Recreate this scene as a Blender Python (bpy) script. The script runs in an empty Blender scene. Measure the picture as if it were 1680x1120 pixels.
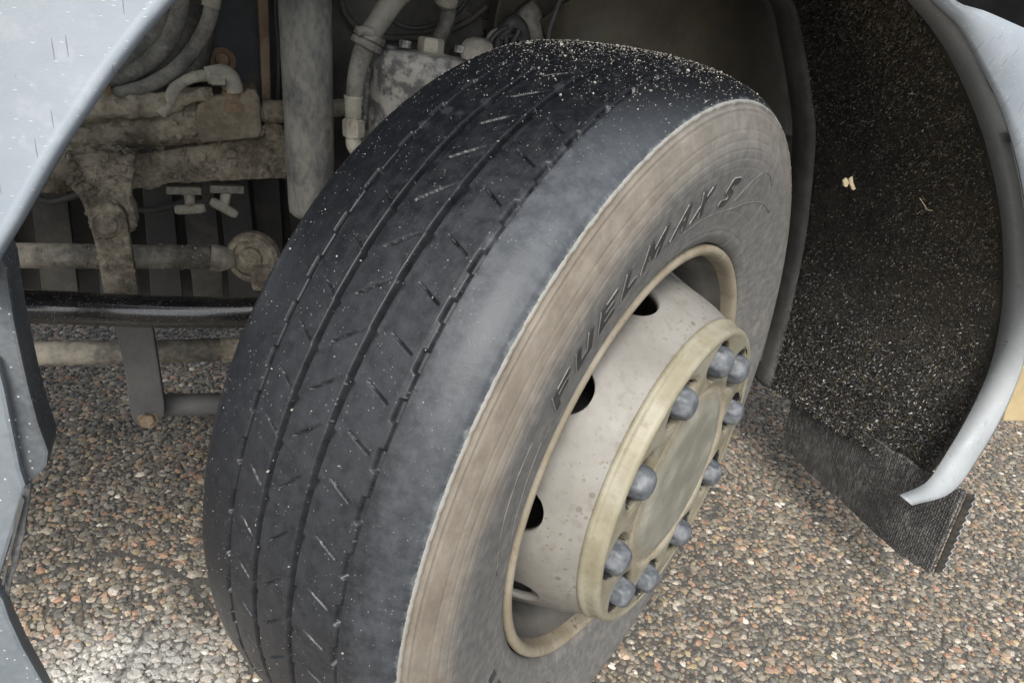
import bpy, bmesh, math, random
import numpy as np
from mathutils import Matrix, Vector
random.seed(7); rng = np.random.RandomState(7)
PI = math.pi
C = bpy.context.scene.collection
S = bpy.context.scene

# ------------------------------------------------------------------ camera, sky, sun, exposure
cd = bpy.data.cameras.new('camera'); cam = bpy.data.objects.new('camera', cd); C.objects.link(cam)
RGT = Vector((0.9254, -0.3558, 0.1306)); DWN = Vector((-0.0516, -0.4597, -0.8865)); FWD = Vector((0.3755, 0.8136, -0.4438))
M = Matrix((RGT, -DWN, -FWD)).transposed().to_4x4(); M.translation = Vector((-0.5158, -0.6550, 1.0306))
cam.matrix_world = M
cd.sensor_width = 36.0; cd.lens = 24.769; cd.clip_start = 0.02; cd.clip_end = 500
S.camera = cam
W = bpy.data.worlds.new('World'); S.world = W; W.use_nodes = True
nt = W.node_tree; bg = nt.nodes['Background']
sky = nt.nodes.new('ShaderNodeTexSky'); sky.sky_type = 'NISHITA'; sky.sun_disc = False
SUN_EL, SUN_AZ = math.radians(46), math.radians(212)     # azimuth clockwise from +Y
sky.sun_elevation = SUN_EL; sky.sun_rotation = SUN_AZ
sky.air_density = 1.0; sky.dust_density = 3.0; sky.ozone_density = 1.0
hs = nt.nodes.new('ShaderNodeHueSaturation'); hs.inputs['Saturation'].default_value = .42     # thin overcast: a paler sky
nt.links.new(sky.outputs[0], hs.inputs['Color']); nt.links.new(hs.outputs[0], bg.inputs[0]); bg.inputs[1].default_value = 0.15
sl = bpy.data.lights.new('sun', 'SUN'); so = bpy.data.objects.new('sun', sl); C.objects.link(so)
sl.energy = 1.7; sl.angle = math.radians(20); sl.color = (1.0, 0.97, 0.93)
sd = Vector((math.sin(SUN_AZ)*math.cos(SUN_EL), math.cos(SUN_AZ)*math.cos(SUN_EL), math.sin(SUN_EL)))
so.rotation_euler = sd.to_track_quat('Z', 'Y').to_euler()
so.location = (-2, -3, 5)
S.view_settings.view_transform = 'Standard'; S.view_settings.look = 'None'
S.view_settings.exposure = 1.15; S.view_settings.gamma = 1.0; S.view_settings.use_curve_mapping = False
S.render.engine = 'CYCLES'
S.cycles.max_bounces = 8; S.cycles.diffuse_bounces = 5

# ------------------------------------------------------------------ material helpers
class NT:
    def __init__(s, name):
        s.m = bpy.data.materials.new(name); s.m.use_nodes = True
        s.t = s.m.node_tree; s.b = s.t.nodes['Principled BSDF']
    def n(s, typ, **k):
        o = s.t.nodes.new('ShaderNode' + typ)
        for a, v in k.items():
            if a.startswith('i_'):
                o.inputs[int(a[2:])].default_value = v
            else: setattr(o, a, v)
        return o
    def l(s, a, b): s.t.links.new(a, b)
    def math(s, op, a, b=None, c=None, clamp=False):
        o = s.n('Math', operation=op, use_clamp=clamp)
        for i, v in enumerate((a, b, c)):
            if v is None: continue
            if isinstance(v, (int, float)): o.inputs[i].default_value = v
            else: s.l(v, o.inputs[i])
        return o.outputs[0]
    def step(s, x, lo, hi):
        o = s.n('MapRange', interpolation_type='SMOOTHSTEP'); s.l(x, o.inputs[0])
        o.inputs[1].default_value = lo; o.inputs[2].default_value = hi
        return o.outputs[0]
    def noise(s, co, scale, detail=6, rough=.6, dist=0):
        o = s.n('TexNoise'); s.l(co, o.inputs['Vector']); o.inputs['Scale'].default_value = scale
        o.inputs['Detail'].default_value = detail; o.inputs['Roughness'].default_value = rough
        o.inputs['Distortion'].default_value = dist
        return o.outputs[0]
    def vor(s, co, scale, feat='F1', rnd=1):
        o = s.n('TexVoronoi', feature=feat); s.l(co, o.inputs['Vector']); o.inputs['Scale'].default_value = scale
        o.inputs['Randomness'].default_value = rnd
        return o
    def mix(s, f, a, b):
        o = s.n('Mix', data_type='RGBA')
        for i, v in ((0, f), (6, a), (7, b)):
            if isinstance(v, (int, float)): o.inputs[i].default_value = v
            elif isinstance(v, tuple): o.inputs[i].default_value = (*v[:3], 1)
            else: s.l(v, o.inputs[i])
        return o.outputs[2]
    def mapping(s, co, sc=(1, 1, 1), rot=(0, 0, 0)):
        o = s.n('Mapping'); s.l(co, o.inputs[0]); o.inputs['Scale'].default_value = sc; o.inputs['Rotation'].default_value = rot
        return o.outputs[0]
    def obj(s): return s.n('TexCoord').outputs['Object']
    def attr(s, name): return s.n('Attribute', attribute_name=name)
    def bump(s, h, strength, dist, prev=None):
        o = s.n('Bump'); o.inputs['Strength'].default_value = strength; o.inputs['Distance'].default_value = dist
        s.l(h, o.inputs['Height'])
        if prev is not None: s.l(prev, o.inputs['Normal'])
        return o.outputs[0]
    def put(s, k, v):
        i = s.b.inputs[k]
        if isinstance(v, (int, float)): i.default_value = v
        elif isinstance(v, tuple): i.default_value = (*v[:3], 1)
        else: s.l(v, i)

def dirty(name, c1, c2, c3=None, sc=9, fine=90, rough=(.6, .9), metal=0, bumps=((60, .35, .004),), speck=None, c3thr=(.55, .7),
          stretch=(1, 1, 1), spec=.5, coat=0, lo=.38, hi=.62):
    m = NT(name); co = m.obj()
    cs = m.mapping(co, stretch) if stretch != (1, 1, 1) else co
    n1 = m.noise(cs, sc, 8, .65); n2 = m.noise(cs, fine, 5, .6)
    f = m.step(m.math('ADD', m.math('MULTIPLY', n1, .7), m.math('MULTIPLY', n2, .3)), lo, hi)
    col = m.mix(f, c1, c2)
    if c3:
        off = m.n('VectorMath', operation='ADD'); m.l(cs, off.inputs[0]); off.inputs[1].default_value = (3.1, 7.7, 1.3)
        n3 = m.noise(off.outputs[0], sc * 1.3, 8, .7)
        col = m.mix(m.step(n3, *c3thr), col, c3)
    if speck:
        for (s_, thr, cc) in speck:
            v = m.vor(co, s_); d = v.outputs['Distance']
            gate = m.step(m.noise(co, 6, 2), .4, .6)
            rnd = m.n('SeparateColor'); m.l(v.outputs['Color'], rnd.inputs[0])
            on = m.math('GREATER_THAN', rnd.outputs[0], .55)
            k = m.math('MULTIPLY', m.math('LESS_THAN', d, thr), on)
            col = m.mix(m.math('MULTIPLY', k, .8), col, cc)
    m.put('Base Color', col)
    r = m.n('MapRange'); m.l(n2, r.inputs[0]); r.inputs[1].default_value = .3; r.inputs[2].default_value = .7
    r.inputs[3].default_value, r.inputs[4].default_value = rough
    m.put('Roughness', r.outputs[0]); m.put('Metallic', metal); m.put('Specular IOR Level', spec)
    if coat: m.put('Coat Weight', coat); m.put('Coat Roughness', .08)
    nrm = None
    for (bs, st, di) in bumps:
        nrm = m.bump(m.noise(cs, bs, 6, .65), st, di, nrm)
    if nrm is not None: m.put('Normal', nrm)
    return m.m

# ------------------------------------------------------------------ mesh helpers
truck = bpy.data.objects.new('truck', None); C.objects.link(truck)
truck['category'] = 'truck'
truck['label'] = 'light grey truck seen at its front wheel turned outward in an open wheel arch'

def link(name, me, mats, parent=None, label=None, kind=None, smooth=False, mod=None):
    o = bpy.data.objects.new(name, me); C.objects.link(o)
    for m in (mats if isinstance(mats, (list, tuple)) else [mats]): me.materials.append(m)
    if smooth: me.polygons.foreach_set('use_smooth', np.ones(len(me.polygons), bool))
    if parent is not None: o.parent = parent
    if label: o['label'] = label
    if kind: o['kind'] = kind
    return o

def np_mesh(name, V, F, mi=None, smooth=True):
    me = bpy.data.meshes.new(name); V = np.asarray(V, np.float32); F = np.asarray(F, np.int32)
    n = F.shape[1]
    me.vertices.add(len(V)); me.vertices.foreach_set('co', V.ravel())
    me.loops.add(F.size); me.loops.foreach_set('vertex_index', F.ravel())
    me.polygons.add(len(F)); me.polygons.foreach_set('loop_start', np.arange(0, F.size, n, dtype=np.int32))
    me.polygons.foreach_set('loop_total', np.full(len(F), n, np.int32))
    if mi is not None: me.polygons.foreach_set('material_index', np.asarray(mi, np.int32))
    me.polygons.foreach_set('use_smooth', np.full(len(F), smooth, bool))
    me.update(calc_edges=True); me.validate()
    return me

def grid_faces(nr, nc, wrap=False):
    r = np.arange(nr if wrap else nr - 1); c = np.arange(nc - 1)
    R_, C_ = np.meshgrid(r, c, indexing='ij'); R2 = (R_ + 1) % nr
    return np.stack([R_*nc + C_, R_*nc + C_ + 1, R2*nc + C_ + 1, R2*nc + C_], -1).reshape(-1, 4)

def mesh_from_bm(name, bm, smooth=False):
    me = bpy.data.meshes.new(name); bmesh.ops.recalc_face_normals(bm, faces=bm.faces); bm.to_mesh(me); bm.free()
    if smooth: me.polygons.foreach_set('use_smooth', np.ones(len(me.polygons), bool))
    return me

def catmull(P, n=8):
    P = [Vector(p) for p in P]
    if len(P) < 3: return P
    Q = [P[0]*2 - P[1]] + P + [P[-1]*2 - P[-2]]; out = []
    for i in range(1, len(Q) - 2):
        for k in range(n):
            t = k / n
            out.append(.5*((2*Q[i]) + (Q[i+1]-Q[i-1])*t + (2*Q[i-1]-5*Q[i]+4*Q[i+1]-Q[i+2])*t*t + (3*Q[i]-Q[i-1]-3*Q[i+1]+Q[i+2])*t**3))
    out.append(P[-1]); return out

def tube(P, r, seg=20, smooth=True, bm=None, wob=0, caps=True):
    """P: path points; r: radius or list"""
    own = bm is None
    if own: bm = bmesh.new()
    P = [Vector(p) for p in P]; n = len(P)
    rr = r if isinstance(r, (list, tuple)) else [r]*n
    if len(rr) != n: rr = list(np.interp(np.linspace(0, 1, n), np.linspace(0, 1, len(rr)), rr))
    t0 = (P[1]-P[0]).normalized(); u = t0.orthogonal().normalized(); rings = []
    for i in range(n):
        t = (P[min(i+1, n-1)] - P[max(i-1, 0)]).normalized()
        u = (u - t*u.dot(t)).normalized(); v = t.cross(u)
        rings.append([bm.verts.new(P[i] + (u*math.cos(2*PI*k/seg) + v*math.sin(2*PI*k/seg))*rr[i]*(1+wob*random.uniform(-1, 1))) for k in range(seg)])
    for a, b in zip(rings, rings[1:]):
        for k in range(seg): bm.faces.new((a[k], a[(k+1) % seg], b[(k+1) % seg], b[k]))
    if caps: bm.faces.new(rings[0][::-1]); bm.faces.new(rings[-1])
    return bm

def lathe(prof, c, ax, seg=32, bm=None, hexa=None):
    """prof: (radius, height) along ax from c"""
    own = bm is None
    if own: bm = bmesh.new()
    c = Vector(c); ax = Vector(ax).normalized(); u = ax.orthogonal().normalized(); v = ax.cross(u); rings = []
    for j, (r, h) in enumerate(prof):
        rings.append([bm.verts.new(c + ax*h + (u*math.cos(2*PI*k/seg) + v*math.sin(2*PI*k/seg))*max(r, 1e-4)) for k in range(seg)])
    for a, b in zip(rings, rings[1:]):
        for k in range(seg): bm.faces.new((a[k], a[(k+1) % seg], b[(k+1) % seg], b[k]))
    bm.faces.new(rings[0][::-1]); bm.faces.new(rings[-1])
    return bm

def prism(P, off, bm=None, bev=0):
    """closed outline P (3D, roughly planar) extruded by vector off"""
    own = bm is None
    if own: bm = bmesh.new()
    P = [Vector(p) for p in P]; off = Vector(off)
    a = [bm.verts.new(p) for p in P]; b = [bm.verts.new(p + off) for p in P]
    bm.faces.new(a); bm.faces.new(b[::-1]); n = len(P)
    sides = [bm.faces.new((a[i], b[i], b[(i+1) % n], a[(i+1) % n])) for i in range(n)]
    if bev and own:
        bmesh.ops.recalc_face_normals(bm, faces=bm.faces)
        bmesh.ops.bevel(bm, geom=[e for e in bm.edges if e.calc_face_angle(0) > .6], offset=bev, segments=2, affect='EDGES', profile=.6)
    return bm

def box(lo, hi, bm=None, bev=0):
    lo, hi = Vector(lo), Vector(hi)
    return prism([(lo.x, lo.y, lo.z), (hi.x, lo.y, lo.z), (hi.x, lo.y, hi.z), (lo.x, lo.y, hi.z)], (0, hi.y-lo.y, 0), bm, bev)

def part(name, bm, mats, parent=truck, label=None, smooth=False, kind=None):
    return link(name, mesh_from_bm(name, bm, smooth), mats, parent, label, kind)

def roughen(o, strength, size, levels=0):
    if levels:
        s = o.modifiers.new('sub', 'SUBSURF'); s.levels = levels; s.render_levels = levels; s.subdivision_type = 'SIMPLE'
    t = bpy.data.textures.new('clouds', 'CLOUDS'); t.noise_scale = size; t.noise_depth = 3
    d = o.modifiers.new('disp', 'DISPLACE'); d.texture = t; d.strength = strength; d.mid_level = .5; d.texture_coords = 'LOCAL'

# ------------------------------------------------------------------ materials
MUD = dirty('dried_mud_metal', (.13, .112, .083), (.42, .375, .285), (.33, .22, .13), 14, 120, (.8, 1), bumps=((45, .7, .01), (220, .5, .003)), c3thr=(.6, .75))
MUDRUST = dirty('rust_and_mud', (.17, .14, .10), (.30, .26, .19), (.23, .15, .09), 16, 120, (.8, 1), bumps=((45, .7, .01), (220, .5, .003)), c3thr=(.56, .68))
MUDGREY = dirty('dusty_grey_metal', (.11, .105, .092), (.36, .33, .27), (.40, .32, .20), 15, 100, (.7, .95), bumps=((80, .4, .004),), c3thr=(.6, .8))
STRUT = dirty('dusty_painted_steel', (.08, .085, .088), (.27, .26, .22), (.26, .18, .09), 16, 140, (.6, .9), bumps=((90, .3, .003),), c3thr=(.6, .75), stretch=(1, 1, .5))
BLACKBAR = dirty('wet_black_steel', (.009, .009, .01), (.02, .02, .02), (.05, .05, .045), 14, 160, (.10, .30), bumps=((260, .12, .0015),),
                 speck=((330, .22, (.2, .2, .19)),), coat=.5, c3thr=(.62, .75))
LINK = dirty('grey_painted_steel', (.085, .085, .088), (.13, .128, .12), (.2, .18, .13), 9, 150, (.5, .8), bumps=((200, .2, .002),), c3thr=(.62, .8))
HOSE = dirty('dusty_rubber_hose', (.09, .088, .08), (.26, .25, .215), None, 18, 150, (.6, .9), bumps=((140, .2, .002),), speck=((90, .1, (.4, .4, .38)),))
HOSELT = dirty('pale_dusty_fitting', (.30, .285, .23), (.45, .43, .36), (.2, .18, .13), 25, 160, (.7, .95), bumps=((120, .35, .003),))
RUST = dirty('rusty_steel', (.20, .13, .08), (.30, .235, .165), (.24, .12, .06), 18, 160, (.8, 1), bumps=((110, .6, .004),))
CAN = dirty('salt_stained_alloy', (.13, .13, .13), (.42, .41, .37), (.30, .29, .27), 30, 75, (.6, .9), bumps=((70, .4, .003),), lo=.44, hi=.56)
DARK = dirty('grimy_black_plastic', (.035, .036, .038), (.07, .07, .068), (.12, .105, .08), 5, 90, (.45, .8), bumps=((40, .2, .004),), c3thr=(.6, .8))
DARKPLATE = dirty('dull_blue_black_plate', (.035, .042, .05), (.075, .08, .082), (.12, .105, .075), 6, 110, (.5, .85), bumps=((60, .2, .003),), c3thr=(.55, .75))
ENGINE = dirty('oily_black_iron', (.045, .044, .041), (.11, .105, .092), None, 7, 80, (.5, .9), bumps=((30, .5, .01),))
WELL = dirty('brown_filmed_plastic', (.05, .044, .034), (.10, .086, .062), (.08, .078, .07), 4, 70, (.5, .8), bumps=((30, .15, .004),))
FLANGE = dirty('scuffed_black_flange', (.04, .04, .038), (.085, .083, .076), None, 12, 120, (.5, .8), bumps=((60, .2, .003),))
TAN = dirty('cream_painted_panel', (.32, .25, .13), (.40, .32, .18), None, 5, 60, (.4, .6), bumps=())
HEM = dirty('pale_worn_edge', (.18, .19, .2), (.30, .31, .31), None, 20, 120, (.5, .8), bumps=())
STRIP = dirty('weathered_grey_rubber', (.05, .052, .055), (.12, .12, .118), (.19, .18, .16), 16, 120, (.5, .8), bumps=((90, .5, .004),))

def fender_mat(ca, cb, name='pale_grey_moulded_plastic', hi=(.36, .37, .375)):
    m = NT(name); co = m.obj()
    n1 = m.noise(co, 5, 6, .6); n2 = m.noise(co, 60, 5, .6)
    col = m.mix(m.step(n1, .35, .65), ca, cb)
    col = m.mix(m.math('MULTIPLY', m.step(n2, .5, .75), .35), col, hi)
    # grime streaks running down, pale scuffs
    st = m.mapping(co, (420, 60, 24)); v = m.vor(st, 1.0)
    rc = m.n('SeparateColor'); m.l(v.outputs['Color'], rc.inputs[0])
    k = m.math('MULTIPLY', m.math('LESS_THAN', v.outputs['Distance'], .20), m.math('GREATER_THAN', rc.outputs[0], .80))
    col = m.mix(m.math('MULTIPLY', k, .65), col, (.07, .075, .08))
    st2 = m.mapping(co, (110, 60, 620), (0, 1.1, 0)); v2 = m.vor(st2, 1.0)
    rc2 = m.n('SeparateColor'); m.l(v2.outputs['Color'], rc2.inputs[0])
    k2 = m.math('MULTIPLY', m.math('LESS_THAN', v2.outputs['Distance'], .16), m.math('GREATER_THAN', rc2.outputs[0], .8))
    col = m.mix(m.math('MULTIPLY', k2, .45), col, (.60, .62, .63))
    m.put('Base Color', col)
    r = m.n('MapRange'); m.l(m.noise(co, 30, 5, .6), r.inputs[0]); r.inputs[1].default_value = .3; r.inputs[2].default_value = .7
    r.inputs[3].default_value = .48; r.inputs[4].default_value = .7
    m.put('Roughness', r.outputs[0])
    m.put('Normal', m.bump(m.noise(co, 500, 3, .5), .25, .0006, m.bump(m.noise(co, 14, 3, .5), .12, .006)))
    return m.m
FENDER = fender_mat((.185, .213, .238), (.235, .262, .285), hi=(.32, .34, .35))
LIPGREY = fender_mat((.18, .195, .20), (.24, .255, .26), 'grey_lip_plastic', (.25, .26, .26))  # greyer mix of the fender plastic for the lip and horn

def tread_mat():
    m = NT('worn_tread_rubber'); co = m.obj(); sx = m.n('SeparateXYZ'); m.l(co, sx.inputs[0])
    X, Y, Z = sx.outputs
    pol = m.attr('polar').outputs['Vector']
    n1 = m.noise(pol, 14, 8, .68); n2 = m.noise(pol, 60, 8, .72); n3 = m.noise(m.mapping(pol, (6, 40, 1)), 6, 6, .6)
    # dust film: strong on the outer shoulder rib, fading over the crown of the wheel
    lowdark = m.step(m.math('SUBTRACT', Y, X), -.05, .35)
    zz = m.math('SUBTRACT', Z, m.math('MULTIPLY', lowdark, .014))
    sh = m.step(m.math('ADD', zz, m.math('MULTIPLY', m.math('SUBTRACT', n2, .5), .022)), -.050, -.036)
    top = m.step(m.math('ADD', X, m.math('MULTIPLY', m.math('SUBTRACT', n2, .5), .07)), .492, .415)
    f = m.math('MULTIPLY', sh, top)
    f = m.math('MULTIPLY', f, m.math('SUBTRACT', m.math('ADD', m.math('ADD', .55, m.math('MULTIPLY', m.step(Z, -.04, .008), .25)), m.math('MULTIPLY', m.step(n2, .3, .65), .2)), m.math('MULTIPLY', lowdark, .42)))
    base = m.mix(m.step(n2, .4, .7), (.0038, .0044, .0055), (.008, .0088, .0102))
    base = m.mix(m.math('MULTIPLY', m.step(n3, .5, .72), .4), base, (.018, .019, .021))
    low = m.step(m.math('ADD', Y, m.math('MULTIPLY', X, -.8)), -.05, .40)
    base = m.mix(m.math('MULTIPLY', low, m.math('ADD', .45, m.math('MULTIPLY', m.step(n2, .3, .7), .45))), base, (.024, .025, .0275))  # paler grey put into the colour for sheen on the lower tread
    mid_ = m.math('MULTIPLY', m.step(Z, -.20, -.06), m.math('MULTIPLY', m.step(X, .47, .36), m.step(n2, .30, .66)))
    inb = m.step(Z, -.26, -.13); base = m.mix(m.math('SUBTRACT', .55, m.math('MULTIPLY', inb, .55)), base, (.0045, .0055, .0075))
    base = m.mix(m.math('MULTIPLY', mid_, .5), base, (.026, .029, .032))  # patchy lighter tint stands in for gloss across the middle ribs
    grey = m.mix(m.step(n2, .35, .7), (.040, .045, .051), (.060, .066, .072))
    col = m.mix(f, base, grey)
    # wet dark spots on the dusty rib
    v = m.vor(pol, 38); rc = m.n('SeparateColor'); m.l(v.outputs['Color'], rc.inputs[0])
    k = m.math('MULTIPLY', m.step(v.outputs['Distance'], .30, .18), m.math('GREATER_THAN', rc.outputs[0], .86))
    col = m.mix(m.math('MULTIPLY', k, .6), col, (.022, .023, .026))
    # fine pale mineral specks dried onto the rubber
    v = m.vor(pol, 230); rc = m.n('SeparateColor'); m.l(v.outputs['Color'], rc.inputs[0])
    k = m.math('MULTIPLY', m.math('LESS_THAN', v.outputs['Distance'], .17), m.math('GREATER_THAN', rc.outputs[1], .62))
    gate = m.step(m.noise(pol, 16, 3, .6), .42, .62)
    col = m.mix(m.math('MULTIPLY', m.math('MULTIPLY', k, gate), .6), col, (.13, .135, .135))
    # chalky scuffed line on the shoulder edge
    e = m.step(m.math('ADD', Z, m.math('MULTIPLY', m.math('SUBTRACT', n2, .5), .014)), .0070, .0100)
    col = m.mix(m.math('MULTIPLY', e, .45), col, (.15, .165, .165))
    m.put('Base Color', col)
    r = m.math('ADD', .20, m.math('MULTIPLY', n2, .34)); r = m.math('ADD', r, m.math('MULTIPLY', f, .12))
    m.put('Roughness', r); m.put('Specular IOR Level', .24)
    nrm = m.bump(m.noise(pol, 420, 4, .6), .22, .0006, m.bump(m.noise(pol, 70, 5, .6), .25, .0015))
    m.put('Normal', nrm)
    return m.m

def sidewall_mat():
    m = NT('dusty_sidewall_rubber')
    pol = m.attr('polar').outputs['Vector']; sp = m.n('SeparateXYZ'); m.l(pol, sp.inputs[0]); Rr = sp.outputs[1]
    TH = m.math('DIVIDE', sp.outputs[0], .40)      # radians from the top, forwards
    n1 = m.noise(pol, 12, 7, .65); n2 = m.noise(pol, 70, 6, .65)
    n3 = m.noise(pol, 28, 8, .7); n4 = m.noise(m.mapping(pol, (1, 1.6, 1)), 22, 9, .72)
    grey = m.mix(m.step(n2, .35, .7), (.095, .093, .088), (.150, .146, .136))
    brown = m.mix(m.step(n4, .35, .68), (.125, .106, .083), (.185, .163, .130))
    edge = m.math('ADD', Rr, m.math('MULTIPLY', m.math('SUBTRACT', n1, .5), .05))
    zone = m.step(edge, .400, .440)
    arc = m.math('MULTIPLY', m.step(TH, -.1, .7), 1)
    col = m.mix(m.math('MULTIPLY', zone, m.math('ADD', .35, m.math('MULTIPLY', arc, .65))), grey, brown)
    col = m.mix(m.math('MULTIPLY', m.step(n3, .5, .68), .35), col, (.24, .215, .18))
    col = m.mix(m.math('MULTIPLY', m.step(n1, .60, .75), .45), col, (.09, .088, .083))
    e = m.step(m.math('ADD', Rr, m.math('MULTIPLY', m.math('SUBTRACT', n2, .5), .014)), .4680, .4710)
    col = m.mix(m.math('MULTIPLY', e, .6), col, (.23, .235, .22))
    m.put('Base Color', col); m.put('Roughness', m.math('ADD', .6, m.math('MULTIPLY', n2, .3))); m.put('Specular IOR Level', .35)
    m.put('Normal', m.bump(m.noise(pol, 300, 4, .6), .3, .0008, m.bump(n4, .3, .0012)))
    return m.m
TREAD, SIDE = tread_mat(), sidewall_mat()
LETDUST = dirty('dusty_letter_edge', (.16, .155, .14), (.22, .21, .19), None, 30, 160, (.6, .85), bumps=())
LETTER = dirty('raised_lettering_rubber', (.014, .014, .014), (.034, .033, .031), None, 30, 160, (.6, .85), bumps=((300, .3, .0006),))

def rim_mat(name, a, b, spot, spots=True, sc=7, streak=None):
    m = NT(name); co = m.obj(); n1 = m.noise(co, sc, 7, .6); n2 = m.noise(co, 80, 6, .65)
    col = m.mix(m.step(n1, .35, .65), a, b)
    col = m.mix(m.math('MULTIPLY', m.step(n2, .5, .7), .35), col, spot)
    if streak: col = m.mix(m.math('MULTIPLY', m.step(m.noise(co, 24, 8, .7), .52, .68), .8), col, streak)
    if spots:
        gate = m.step(m.noise(co, 7, 2), .40, .54)
        for sc2, th, c in ((55, .24, spot), (95, .26, (.13, .10, .065)), (170, .26, (.10, .08, .055))):
            v = m.vor(m.mapping(co, (1, 1, 1)), sc2); rc = m.n('SeparateColor'); m.l(v.outputs['Color'], rc.inputs[0])
            k = m.math('MULTIPLY', m.step(v.outputs['Distance'], th, th*.7), m.math('GREATER_THAN', rc.outputs[0], .72))
            col = m.mix(m.math('MULTIPLY', m.math('MULTIPLY', k, gate), .75), col, c)
    m.put('Base Color', col); m.put('Roughness', m.math('ADD', .42, m.math('MULTIPLY', n2, .3)))
    m.put('Normal', m.bump(m.noise(co, 160, 5, .6), .25, .0012))
    return m.m
RIM = rim_mat('dusty_silver_wheel_paint', (.14, .132, .115), (.195, .188, .168), (.10, .08, .058))
LIP = rim_mat('tan_stained_wheel_lip', (.19, .16, .11), (.25, .22, .165), (.11, .08, .045), sc=16)
BARREL = rim_mat('grimy_rim_barrel', (.065, .063, .058), (.125, .12, .108), (.17, .145, .10), spots=False, sc=12)
FLG = rim_mat('yellowed_alloy_flange', (.175, .158, .105), (.235, .222, .165), (.11, .085, .05), spots=False, sc=14)
FACE = rim_mat('dusty_hub_face', (.155, .138, .092), (.21, .195, .15), (.11, .08, .04), spots=False, sc=18, streak=(.25, .225, .15))
CENTRE = rim_mat('grey_cast_hub_centre', (.15, .145, .115), (.215, .208, .172), (.11, .09, .055), spots=False, sc=20, streak=(.26, .25, .205))
NUT = rim_mat('blue_grey_nut_cap', (.048, .055, .063), (.105, .113, .120), (.24, .25, .25), spots=False, sc=60, streak=(.05, .055, .06))
BLACK = dirty('brake_and_hole_shade', (.008, .008, .008), (.02, .018, .016), None, 9, 60, (.6, .9))  # dark drum iron, reused as painted shade in pockets and plate hole
GRIT = dirty('pale_grit', (.11, .10, .085), (.26, .245, .21), None, 60, 200, (.5, .8), bumps=())
def flap_mat():
    m = NT('woven_rubber_mat'); co = m.obj(); n1 = m.noise(co, 14, 7, .7); n2 = m.noise(m.mapping(co, (1, 1, .25)), 170, 5, .7); n3 = m.noise(co, 420, 3, .6)
    dust = m.math('MULTIPLY', m.step(n1, .36, .62), m.step(n2, .42, .62)); rd = m.attr('ridge').outputs['Fac']
    f = m.math('MULTIPLY', rd, m.math('ADD', .22, m.math('MULTIPLY', dust, .78)))
    col = m.mix(f, (.012, .012, .0125), m.mix(m.step(n3, .45, .7), (.11, .108, .10), (.27, .265, .25)))
    m.put('Base Color', col); m.put('Roughness', .55); return m.m
MESHFLAP = flap_mat()
MATBACK = dirty('bristle_mat_base', (.012, .011, .009), (.03, .026, .018), None, 20, 90, (.7, 1))

# ------------------------------------------------------------------ ground
def ground_mat():
    m = NT('tarred_aggregate'); co = m.obj()
    v = m.vor(co, 85); v2 = m.vor(co, 85, 'DISTANCE_TO_EDGE')
    rc = m.n('SeparateColor'); m.l(v.outputs['Color'], rc.inputs[0])
    ramp = m.n('ValToRGB'); m.l(rc.outputs[0], ramp.inputs[0]); e = ramp.color_ramp
    e.elements[0].color = (.05, .05, .047, 1); e.elements[1].color = (.22, .20, .17, 1)
    for p, c in ((.35, (.12, .115, .10)), (.6, (.16, .13, .10)), (.8, (.24, .14, .10))):
        k = e.elements.new(p); k.color = (*c, 1)
    far = m.step(v2.outputs['Distance'], .02, .12)
    col = m.mix(far, (.016, .015, .014), ramp.outputs[0])
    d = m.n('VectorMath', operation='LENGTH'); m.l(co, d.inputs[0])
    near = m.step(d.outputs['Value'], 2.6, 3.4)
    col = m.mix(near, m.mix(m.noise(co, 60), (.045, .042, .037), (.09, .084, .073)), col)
    ox = m.n('VectorMath', operation='SUBTRACT'); m.l(co, ox.inputs[0]); ox.inputs[1].default_value = (-.70, .20, 0)
    ln = m.n('VectorMath', operation='LENGTH'); m.l(ox.outputs[0], ln.inputs[0])
    st = m.step(m.math('ADD', ln.outputs['Value'], m.math('MULTIPLY', m.noise(co, 12), .12)), .25, .12)
    col = m.mix(m.math('MULTIPLY', st, m.math('MULTIPLY', m.step(m.noise(co, 90), .35, .6), .8)), col, (.33, .32, .29))
    m.put('Base Color', col); m.put('Roughness', .75)
    m.put('Normal', m.bump(v2.outputs['Distance'], .5, .006))
    return m.m
gm = bmesh.new()
bmesh.ops.create_grid(gm, x_segments=40, y_segments=40, size=60)
go = link('ground', mesh_from_bm('ground', gm), ground_mat(), kind='structure')

ico_bm = bmesh.new(); bmesh.ops.create_icosphere(ico_bm, subdivisions=1, radius=1)
ICO_V = np.array([v.co[:] for v in ico_bm.verts]); ICO_F = np.array([[v.index for v in f.verts] for f in ico_bm.faces]); ico_bm.free()

def seg_dist(P, a, b):
    a, b = np.array(a), np.array(b); d = b - a; t = np.clip(((P - a) @ d) / (d @ d), 0, 1)
    return np.hypot(*(a + t[:, None]*d - P).T)

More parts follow.
